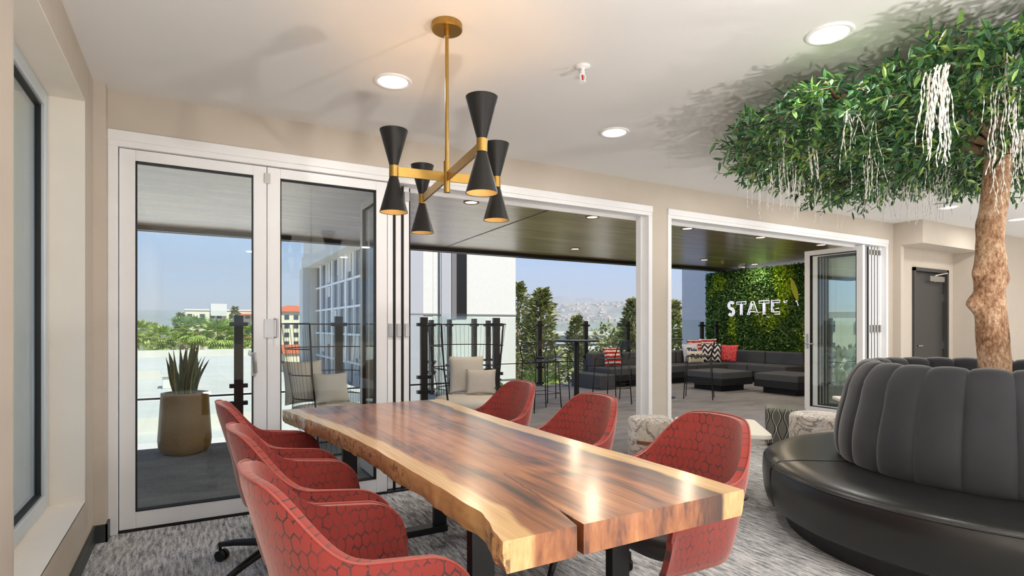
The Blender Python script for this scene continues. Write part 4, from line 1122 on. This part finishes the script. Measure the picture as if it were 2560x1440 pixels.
# letters run toward -y when read from the lounge (viewer looks along +x)
xs = [.66, .37, .05, -.26, -.55]
def stroke(b, pts, w_=.034, closed=False):
    """open inline letter: a rim tube each side of the stroke"""
    b.tube([(0, -x, z) for x, z in pts], w_/5, 6, closed=closed)
def outline_letter(polys):
    b = MB()
    for p in polys: b.tube([(0, -x, z) for x, z in p], .0105, 6, closed=True)
    return b
Hh = .165; s = .05
LET = {
 'T': [[(-.14, Hh), (.14, Hh), (.14, Hh-s*1.1), (.028, Hh-s*1.1), (.028, -Hh), (-.028, -Hh), (-.028, Hh-s*1.1), (-.14, Hh-s*1.1)], [(0, Hh-.026), (0, -Hh+.03)]],
 'A': [[(-.03, Hh), (.03, Hh), (.155, -Hh), (.095, -Hh), (.07, -Hh+.075), (-.07, -Hh+.075), (-.095, -Hh), (-.155, -Hh)], [(0, Hh-.06), (.05, -.03), (-.05, -.03)], [(-.10, -Hh+.03), (-.012, Hh-.05)]],
 'E': [[(-.1, Hh), (.12, Hh), (.12, Hh-s*1.1), (-.042, Hh-s*1.1), (-.042, .03), (.09, .03), (.09, -.028), (-.042, -.028), (-.042, -Hh+s*1.1), (.12, -Hh+s*1.1), (.12, -Hh), (-.1, -Hh)], [(-.07, Hh-.03), (-.07, -Hh+.03)]],
}
def spath(off):
    pts = []
    for i in range(13):
        a = R(35)+R(235)*i/12; pts.append((cos(a)*(.066+off)*1.15, Hh/2+.002+sin(a)*(.078+off)))
    for i in range(13):
        a = R(90)-R(235)*i/12; pts.append((cos(a)*(.066-off)*1.15, -Hh/2-.002+sin(a)*(.078-off)))
    return pts
sp1 = spath(.026)+list(reversed(spath(-.026)))
LET['S'] = [sp1, spath(0)]
for ch_, x in zip('STATE', (-.655, -.35, -.02, .30, .60)):
    b = MB()
    for i, p in enumerate(LET[ch_]): b.tube([(0, -(x+px_), z) for px_, z in p], .011 if i == 0 else .007, 6, closed=(i == 0 or ch_ == 'A' and i == 1))
    b.build('letter', M['neon'], t, smooth=True)
b = MB(); 
for dx, dz, r in ((.83, .12, .022), (.86, .09, .03), (.90, .13, .02)): b.lathe([(.001, 0), (r, .004), (r, .02), (.001, .024)], 10, (0, -dx, dz), caps=False)
b.tube([(0, -1.13, .13), (0, -1.17, .10), (0, -1.19, .02)], .014, 6)
b.build('small_mark', M['neon'], t)
# bird of paradise in front of the leaf wall
t = thing('broadleaf_plant', (11.9, 7.42, 0), 0, 'tall broad leaved plant in a tan pot at the right end of the leaf wall', 'potted plant')
MB().lathe([(.001, 0), (.17, 0), (.21, .45), (.19, .45), (.18, .40), (.001, .40)], 32, caps=False).build('pot', pb('tan_pot', (176, 128, 96), .7), t, smooth=True)
rng = random.Random(4); bigleaf = leafmat('broad_leaf', [(0, lin((34, 62, 22))), (.5, lin((58, 92, 30))), (.95, lin((100, 132, 44)))], .4, .35, .35); yl = leafmat('young_yellow_leaf', [(0, lin((170, 180, 30))), (1, lin((206, 210, 60)))], .4, .35, .4)
for k, (a, ln, h, L, mm) in enumerate([(2.1, .62, 1.85, .52, yl), (2.0, 1.2, 1.45, .55, bigleaf), (1.9, 1.3, 1.2, .55, bigleaf), (3.0, .45, 1.2, .5, bigleaf), (2.2, 1.5, 1.55, .55, bigleaf), (4.2, .4, 1.4, .5, bigleaf), (2.5, .9, 1.0, .5, bigleaf), (2.3, .8, 1.7, .5, bigleaf)]):
    d = Vector((cos(a), sin(a), 0)); p0 = Vector((0, 0, .38)); p1 = d*ln*.55+Vector((0, 0, h)); 
    MB().tube([p0, p0.lerp(p1, .5)-d*.06, p1], .012, 6).build('stem', bigleaf, t, smooth=True)
    sa = R(-62)+rng.uniform(-.5, .5); side = Vector((cos(sa), sin(sa), 0)); up = 1.0 if k == 0 else .45
    def lf(u, v):
        w_ = .115*math.sin(PI*min(1, v*.96+.04))**.75*(.55 if k == 0 else 1)
        return p1+d*(L*v*(.25 if k == 0 else .8))+Vector((0, 0, L*(up*v-.5*(v**2)*(0 if k == 0 else 1))))+side*((u-.5)*2*w_)+Vector((0, 0, abs(u-.5)*.10*w_*8))*.3
    MB().grid(lf, 6, 14).build('leaf', mm, t, smooth=True, recalc=False)
# ================================================================ BEYOND THE DECK
struct(MB().box(-900, 1500, -300, 1200, -13, -12.9).build('ground', M['ground']), 'dusty ground far below the deck', 'ground')
b = MB(); b.box(-60, 5.4, 9.2, 62, -2.2, -1.5)
b.box(-60, 5.4, 61.4, 62, -1.5, -.9); b.box(-60, 5.4, 17.6, 18.0, -1.5, -1.12); b.box(5.0, 5.4, 9.2, 62, -1.5, -1.0); b.box(-60, -1.4, 36, 36.4, -1.5, -1.1)
tag(b.build('flat_roof', M['roof']), 'wide white flat roof with low kerbs below the deck at the left', 'roof')
t = thing('roof_vent', (-.5, 30, -1.5), 0, 'small white vent box on the flat roof left of the planter', 'vent')
MB().box(-.6, .6, -.5, .5, 0, .55).build('body', M['stucco'], t, bevel=.03)
MB().box(-.7, .7, -.6, .6, .55, .66).build('lid', M['roof'], t)

def windows(t, xs_, zs, y, ww, wh, face=-1):
    for z in zs:
        for x in xs_:
            o = MB().box(x-ww/2, x+ww/2, y-.12, y+.05, z, z+wh).build('window', M['winblk'], t)
# office building with curtain wall
t = thing('office_building', (7.08, 20, -12.9), 0, 'white panelled office block with a tall gridded glass side', 'building')
Z = lambda z: z+12.9
MB().box(0.9, 4.52, 0, 14, 0, Z(10)).build('wall', M['stucco'], t)
gp = pb('panel_and_shade_grey', (176, 176, 180), .6); MB().box(0, .5, -.02, 16.9, 0, Z(4.9)).build('side_panel', gp, t)  # on the side panel this grey also stands in for the corner's shade
MB().box(.5, .92, .02, 6, 0, Z(10)).build('wall_strip', M['stucco'], t); MB().box(0, .5, 0, 6, Z(4.9), Z(10)).build('side_panel', gp, t)
MB().box(1.22, 1.62, -.05, -.0, 0, Z(10)).build('recess_strip', gp, t); MB().box(1.65, 1.85, -.05, 0, Z(1.6), Z(10)).build('recess_side', pb('mid_grey_panel', (120, 116, 114), .6), t); MB().box(1.85, 2.29, -.04, 0, Z(1.6), Z(10)).build('dark_recess', M['steel'], t); MB().box(1.10, 1.16, -.06, -.0, 0, Z(10)).build('window', M['winblk'], t)
jm = pb('panel_joint', (128, 126, 122), .8); b = MB()
for z in [-9+2.62*k+.25 for k in range(8)]: b.box(0, 4.53, -.03, .0, Z(z), Z(z)+.05)
b.build('panel_joints', jm, t)
b = MB(); b.box(-.14, -.02, 0, 17, 0, Z(4.95)); b.build('curtain_wall', M['winblk'], t)
b = MB(); k = 0; y = 1.0
while y < 17: b.box(-.26, -.13, y-(.16 if k % 2 else .05), y+(.16 if k % 2 else .05), 0, Z(4.95)); y += 1.6; k += 1
for q in range(13): z = -12+1.38*q-.0+.48; b.box(-.24, -.13, 0, 17, Z(z)-.05, Z(z)+.05)
b.build('mullions', M['trimw'], t)
rng = random.Random(8); b = MB()
for q in range(12):
    for k in range(20):
        if rng.random() < .45: z = -12+1.38*q+.48; y = .3+k*.8; hh_ = rng.uniform(.4, 1.2); b.box(-.155, -.14, y, y+.62, Z(z)+1.3-hh_, Z(z)+1.3)
b.build('blinds', M['stucco'], t)
MB().box(-.9, .6, -.4, 18, Z(4.95), Z(5.7)).build('parapet', M['stucco'], t)
MB().box(-1.0, .1, 17, 18.2, 0, Z(4.95)).build('end_pier', M['stucco'], t)
MB().box(.2, 4.5, 10, 24, Z(5.7), Z(8.5)).build('penthouse', M['stucco'], t)
t = thing('neighbour_block', (14.6, 12.4, -12.9), 0, 'plain pale grey block rising beside the leaf wall', 'building')
MB().box(-.45, 2.4, -1.6, 1.0, 0, 24).build('wall', M['greywall'], t); MB().box(-.55, 2.5, -1.7, 1.1, 24, 24.3).build('coping', M['trimw'], t)
# cream apartments far left
def apartment(loc, rz, w_, d, h, label, rows=5, cols=9, roof=None, floor=3.0, ww=1.5):
    t = thing('apartment_building', loc, rz, label, 'building')
    MB().box(-w_/2, w_/2, 0, d, 0, h).build('wall', M['cream'], t)
    for r in range(rows):
        for c in range(cols):
            x = -w_/2+(c+.5)*w_/cols+(.5 if c % 3 else -.3); z = h-1.2-1.5-r*floor
            MB().box(x-ww/2, x+ww/2, -.15, .1, z, z+1.5).build('window', M['winblk'], t)
    if roof == 'hip':
        b = MB(); e = 1.0; b.add([(-w_/2-e, -e, h), (w_/2+e, -e, h), (w_/2+e, d+e, h), (-w_/2-e, d+e, h), (-w_/2+d/2, d/2, h+2.3), (w_/2-d/2, d/2, h+2.3)], [(0, 1, 5, 4), (1, 2, 5), (2, 3, 4, 5), (3, 0, 4), (0, 3, 2, 1)])
        b.build('roof', M['tile'], t)
    elif roof == 'flat': MB().box(-w_/2-.3, w_/2+.3, -.3, d+.3, h, h+.5).build('roof_edge', M['stucco'], t)
    return t
ap = apartment((10.5, 222, -12.9), 0, 24, 14, 19.8, 'cream apartment block with a stair tower seen over the palms', 5, 8, 'flat')
MB().box(-4.5, .5, -1.2, 8, 18, 22.2).build('stair_tower', M['stucco'], ap)
MB().box(3.2, 8.8, -3.2, -.2, 18.2, 18.8).build('awning', M['tile'], ap)
for z in (7.2, 10.2): MB().box(3.5, 8.5, -2.6, -.2, z, z+.9).build('balcony', pb('brick_red_balcony', (176, 92, 70), .8), ap)
apartment((31, 205, -12.9), 0, 15, 12, 19.4, 'cream block with orange tiled hip roof seen past the second door leaf', 5, 5, 'hip')
t = thing('tiled_roof_house', (25.5, 150, -12.9), 0, 'low cream house with orange tiles in front of the hip-roofed block', 'house')
MB().box(-5, 5, 0, 8, 0, 7.5).build('wall', M['cream'], t)
MB().add([(-5.6, -.6, 7.5), (5.6, -.6, 7.5), (5.6, 8.6, 7.5), (-5.6, 8.6, 7.5), (-5.6, 4, 9.6), (5.6, 4, 9.6)], [(0, 1, 5, 4), (2, 3, 4, 5), (1, 2, 5), (3, 0, 4), (0, 3, 2, 1)]).build('roof', M['tile'], t)
apartment((76, 46, -12.9), R(-50), 36, 12, 16.2, 'cream apartment block seen through the open glazed leaf at right', 5, 9, 'flat')
# low white warehouses in the middle distance
for i, (x, y, w_, d, h, l) in enumerate([(52, 78, 46, 16, 12.75, 'long white low-rise roof beyond the bar tables'), (48, 62, 30, 6, 10.8, 'lower pale roof in front of the long white low-rise')]):
    t = thing('warehouse', (x, y, -12.9), R(-20), l, 'building'); MB().box(-w_/2, w_/2, 0, d, 0, h).build('wall', M['stucco'], t); MB().box(-w_/2+1, w_/2-1, -.2, 0, h-3, h-1.4).build('shade_band', M['winblk'], t)  # stripe of shade below the roof, put in as a dark strip
    MB().box(-w_/2-.3, w_/2+.3, -.8, d+.3, h, h+.5).build('roof_edge', M['roof'], t)

# trees
def conifer(loc, h, r, label, seed, mat='conifer', n=5200, leafs=.42, taper=.62):
    rng = random.Random(seed); t = thing('conifer', loc, 0, label, 'tree')
    MB().tube([(0, 0, 0), (0, 0, h*.97)], [.28, .04], 8).build('trunk', M['bark'], t)
    b = MB(); tiers = int(h/0.85); 
    for i in range(n):
        q = rng.uniform(.12, 1)**.8; z = h*q
        a = rng.uniform(0, 2*PI); lobes = .74+.2*sin(a*3+q*37)+.16*sin(a*5+q*71)+.12*sin(q*120)
        R_ = r*(1-q)**taper*1.25*max(.25, lobes)+.08; rr = R_*math.sqrt(rng.uniform(.1, 1))
        p = Vector((cos(a)*rr, sin(a)*rr, z-rr*.1+.10*sin(rr*9+a)))
        d = Vector((cos(a), sin(a), rng.uniform(-.2, .9))).normalized(); s2 = d.cross(Vector((rng.uniform(-1, 1), rng.uniform(-1, 1), 1))).normalized(); l = leafs*rng.uniform(.5, 1.1)
        b.add([p, p+d*l*.5+s2*l*.24, p+d*l, p+d*l*.5-s2*l*.24], [(0, 1, 2, 3)])
    b.build('foliage', M[mat], t, recalc=False); return t
def dirp(x, y, t_): return (x, y, -12.9)
for i, (x, y, h, r, l) in enumerate([(19.9, 34.0, 17.2, 2.7, 'dark conifer right beside the white office block'), (16.0, 24.9, 16.1, 2.4, 'tall full conifer behind the first bar stool'),
    (26.2, 35.7, 15.0, 2.2, 'small conifer rising behind the bar table'), (25.8, 28.8, 16.0, 2.4, 'slim conifer left of the white door pier'), (22.3, 21.9, 15.5, 2.6, 'broad conifer between the pier and the grey block')]):
    conifer((x, y, -12.9), h, r, l, 40+i)
def roundtree(loc, h, r, label, seed, mat='shrub', n=1500, group=None, leafs=.3, name='leafy_tree'):
    rng = random.Random(seed); t = thing(name, loc, 0, label, 'tree', group)
    MB().tube([(0, 0, 0), (.1, 0, h*.6), (0, .1, h-r*.6)], [.22, .15, .06], 7).build('trunk', M['bark'], t)
    blobs = [(Vector((rng.uniform(-.6, .6)*r, rng.uniform(-.6, .6)*r, h-r*rng.uniform(.5, 1.5))), r*rng.uniform(.4, .65)) for _ in range(9)]
    b = MB()
    for i in range(n):
        c_, rb = blobs[i % 9]; d = Vector((rng.gauss(0, 1), rng.gauss(0, 1), rng.gauss(0, 1))).normalized(); p = c_+d*rb*rng.uniform(.6, 1)
        d2 = (d+Vector((rng.uniform(-.5, .5), rng.uniform(-.5, .5), rng.uniform(-.2, .6)))).normalized(); s2 = d2.cross(Vector((rng.uniform(-1, 1), rng.uniform(-1, 1), 1))).normalized(); l = leafs*rng.uniform(.6, 1.2)
        b.add([p, p+d2*l*.5+s2*l*.35, p+d2*l, p+d2*l*.5-s2*l*.35], [(0, 1, 2, 3)])
    b.build('foliage', M[mat], t, recalc=False); return t
for i, (x, y, h, r, l) in enumerate([(10.6, 16.6, 12.3, 1.7, 'sunlit yellow-green tree just below the railing by the first bar stool'), (13.9, 21.2, 11.9, 1.9, 'sunlit yellow-green tree below the railing behind the bar table'),
    (14.0, 16.9, 11.6, 1.7, 'low leafy tree under the railing left of the sofa'), (14.6, 39.0, 12.6, 3.4, 'shadowy leafy tree at the foot of the tall conifers'), (24.5, 41.5, 12.0, 3.0, 'leafy tree between the two conifer groups'),
    (36.0, 43.0, 14.6, 3.6, 'rounded grey-green tree before the long white roof'), (18.2, 18.6, 11.4, 2.2, 'leafy tree under the broad conifer by the grey block')]):
    roundtree((x, y, -12.9), h, r, l, 70+i, 'conifer' if i in (3, 4, 5) else 'shrub', 3200, leafs=.26 if i < 3 else .42)
rng = random.Random(12)
g0 = roundtree((0, 0, -12.9), 14.0, 6.0, 'hazy green tree of the belt at the foot of the hills', 99, 'conifer', 900, 'tree belt below the hills', leafs=1.1)
for i in range(18):
    px_ = 1292+i*28; u = (px_-1280)/FPX; tt = (128, 190, 150, 228)[i % 4]; x = (math.sin(YAW)+u*math.cos(YAW))*tt; y = (math.cos(YAW)-u*math.sin(YAW))*tt
    o = g0 if i == 0 else dup(g0, None)
    o.location = (x, y, -12.9); o.rotation_euler = (0, 0, rng.uniform(0, 6)); k = rng.uniform(.8, 1.0); o.scale = (k*.8, k*.8, k); o['label'] = 'hazy green tree, %s from the left in the belt below the hills' % ORD[i]
# fan palms left
def palm(loc, h, r, label, seed):
    rng = random.Random(seed); t = thing('fan_palm', loc, rng.uniform(0, 6), label, 'palm tree')
    MB().tube([(0, 0, 0), (.15, .1, h*.5), (0, 0, h-.3)], [.34, .26, .22], 8).build('trunk', M['bark'], t)
    b = MB()
    for k in range(64):
        a = rng.uniform(0, 2*PI); el = rng.uniform(-.9, 1.3); d = Vector((cos(a)*cos(el), sin(a)*cos(el), sin(el))); p0 = Vector((0, 0, h-.3)); hub = p0+d*r*.55+Vector((0, 0, -.1*r)); side = d.cross(Vector((0, 0, 1)))
        side = side.normalized() if side.length > .05 else Vector((1, 0, 0)); up = side.cross(d)
        for q in range(9):
            an = -1.25+2.5*q/8; ld = (d*cos(an)+side*sin(an)+Vector((0, 0, -.25))).normalized(); L = r*.5*(1-.25*abs(an)/1.25); s2 = ld.cross(up).normalized()*L*.10
            b.add([hub, hub+ld*L*.5+s2, hub+ld*L+Vector((0, 0, -.12*L)), hub+ld*L*.5-s2], [(0, 1, 2, 3)])
        b.add([p0, p0+up*.03, hub+up*.03, hub], [(0, 1, 2, 3)])
    for k in range(30):
        a = rng.uniform(0, 2*PI); p = Vector((cos(a)*.3, sin(a)*.3, h-.5)); b.add([p, p+Vector((cos(a)*.5, sin(a)*.5, -.8)), p+Vector((cos(a)*.35, sin(a)*.35, -1.9))], [(0, 1, 2)])
    b.build('fronds', M['palm'], t, recalc=False); return t
pal = [('nearest the left jamb', 345, 92, 13.6, 2.8), ('at the left edge behind the flat roof', 372, 104, 13.6, 2.6), ('left of the snake plant', 404, 82, 12.8, 2.6), ('just above the snake plant tips', 455, 102, 14.2, 3.0), ('tall, in front of the cream tower', 492, 90, 14.0, 3.2), ('right of the snake plant', 548, 78, 13.5, 3.0), ('behind the first railing post', 585, 98, 13.8, 2.9), ('low, beside the door stile', 640, 86, 13.0, 2.8)]
for i, (l, px_, tt, h, r) in enumerate(pal):
    u = (px_-1280)/FPX; x = (math.sin(YAW)+u*math.cos(YAW))*tt; y = (math.cos(YAW)-u*math.sin(YAW))*tt
    palm((x, y, -12.9), h, r, 'sunlit fan palm '+l, 300+i)
for i, (px_, tt, h, r, l) in enumerate([(352, 72, 12.2, 3.0, 'bushy tree left of the palms, cut by the door frame'), (425, 66, 11.6, 2.3, 'bushy tree under the palms left of the planter'), (528, 64, 11.2, 1.9, 'bushy tree behind the snake plant'), (612, 72, 12.0, 2.6, 'bushy tree behind the first railing post')]):
    u = (px_-1280)/FPX; roundtree(((math.sin(YAW)+u*math.cos(YAW))*tt, (math.cos(YAW)-u*math.sin(YAW))*tt, -12.9), h, r, l, 400+i, 'palm', 1800, leafs=.5)
for i, (px_, tt, h, r, l) in enumerate([(452, 130, 17.2, 3.2, 'narrow dark conifer rising among the palms'), (587, 150, 19.4, 2.8, 'conifer tip showing over the cream apartment roof')]):
    u = (px_-1280)/FPX; conifer(((math.sin(YAW)+u*math.cos(YAW))*tt, (math.cos(YAW)-u*math.sin(YAW))*tt, -12.9), h, r, l, 500+i, n=1400, leafs=1.0)
# trees beyond the side railing
for i, (x, y, h, r, l) in enumerate([(26, 15.2, 12.9, 2.7, 'nearest, at the right edge of the pane'), (33, 21.5, 13.5, 3.2, 'in the middle of the pane'), (35, 17.0, 13.2, 2.8, 'right of the middle'), (41, 27, 13.6, 3.2, 'farthest back')]):
    roundtree((x, y, -12.9), h, r, 'leafy tree seen through the open glazed leaf, '+l, 600+i, 'conifer', 2600, leafs=.5)
# hills
def hill(name, px0, px1, tt, prof, m, label, depth=500):
    b = MB()
    def hf(u, v):
        px_ = px0+(px1-px0)*u; k = (px_-1280)/FPX; d = tt+depth*(v-.0)
        x = (math.sin(YAW)+k*math.cos(YAW))*d; y = (math.cos(YAW)-k*math.sin(YAW))*d
        top = interp(prof, px_); zt = EYE+(817-top)/FPX*(tt+depth*.6)
        base = -12.9
        s_ = math.sin(min(1, v/.6)*PI/2) if v < .6 else math.cos((v-.6)/.4*PI/2)
        n_ = mnoise.fractal(Vector((x*.004, y*.004, 3)), 1, 2, 5)*.22+1
        return (x, y, base+(zt-base)*s_*n_)
    b.grid(hf, 160, 40); o = b.build(name, m, None, smooth=True); return struct(o, label, 'hill')
hm = pb('chaparral_hillside', (150, 152, 136), .95, var=.25, vs=.02)
HT = [(1290, 770), (1380, 772), (1420, 762), (1500, 757), (1600, 753), (1700, 752), (1800, 756)]
hill('hill', 1150, 2000, 900, HT, hm, 'hazy hillside dotted with houses', 500)
hill('mountain', 900, 2300, 3000, [(1200, 775), (1350, 756), (1425, 743), (1490, 758), (1700, 765), (2000, 770)], hm, 'faint mountain behind the hillside', 1500)
hill('hill_left', 100, 1000, 1600, [(200, 790), (400, 786), (600, 792), (800, 788)], hm, 'low hazy ridge behind the palms', 700)
b = MB(); rng = random.Random(31)
for i in range(260):
    px_ = rng.uniform(1290, 1800); k = (px_-1280)/FPX; v = rng.uniform(.12, .57); d = 900+500*v; x = (math.sin(YAW)+k*math.cos(YAW))*d; y = (math.cos(YAW)-k*math.sin(YAW))*d
    top = interp(HT, px_); zt = EYE+(817-top)/FPX*1200; z = -12.9+(zt+12.9)*math.sin(min(1, v/.6)*PI/2)*(mnoise.fractal(Vector((x*.004, y*.004, 3)), 1, 2, 5)*.22+1)
    b.obox((x, y, z+1.2), rng.uniform(5, 11), rng.uniform(4, 8), rng.uniform(2.5, 4.5), rng.uniform(0, 3))
tag(b.build('hillside_houses', pb('pale_house', (214, 196, 180), .9)), 'many tiny pale houses scattered over the hazy hillside', 'houses', None, 'stuff')
# haze: real scattering air between the near trees and the hills
m = bpy.data.materials.new('hazy_air'); m.use_nodes = True; nt = m.node_tree; nt.nodes.remove(nt.nodes['Principled BSDF'])
vs_ = nt.nodes.new('ShaderNodeVolumeScatter'); vs_.inputs['Color'].default_value = (.86, .92, 1, 1); vs_.inputs['Density'].default_value = .0009; vs_.inputs['Anisotropy'].default_value = 0
nt.links.new(vs_.outputs[0], nt.nodes['Material Output'].inputs['Volume'])
tag(MB().box(-600, 2600, 240, 2600, -12.8, 92).build('haze', m), 'pale haze hanging in front of the hills', 'haze', None, 'stuff')
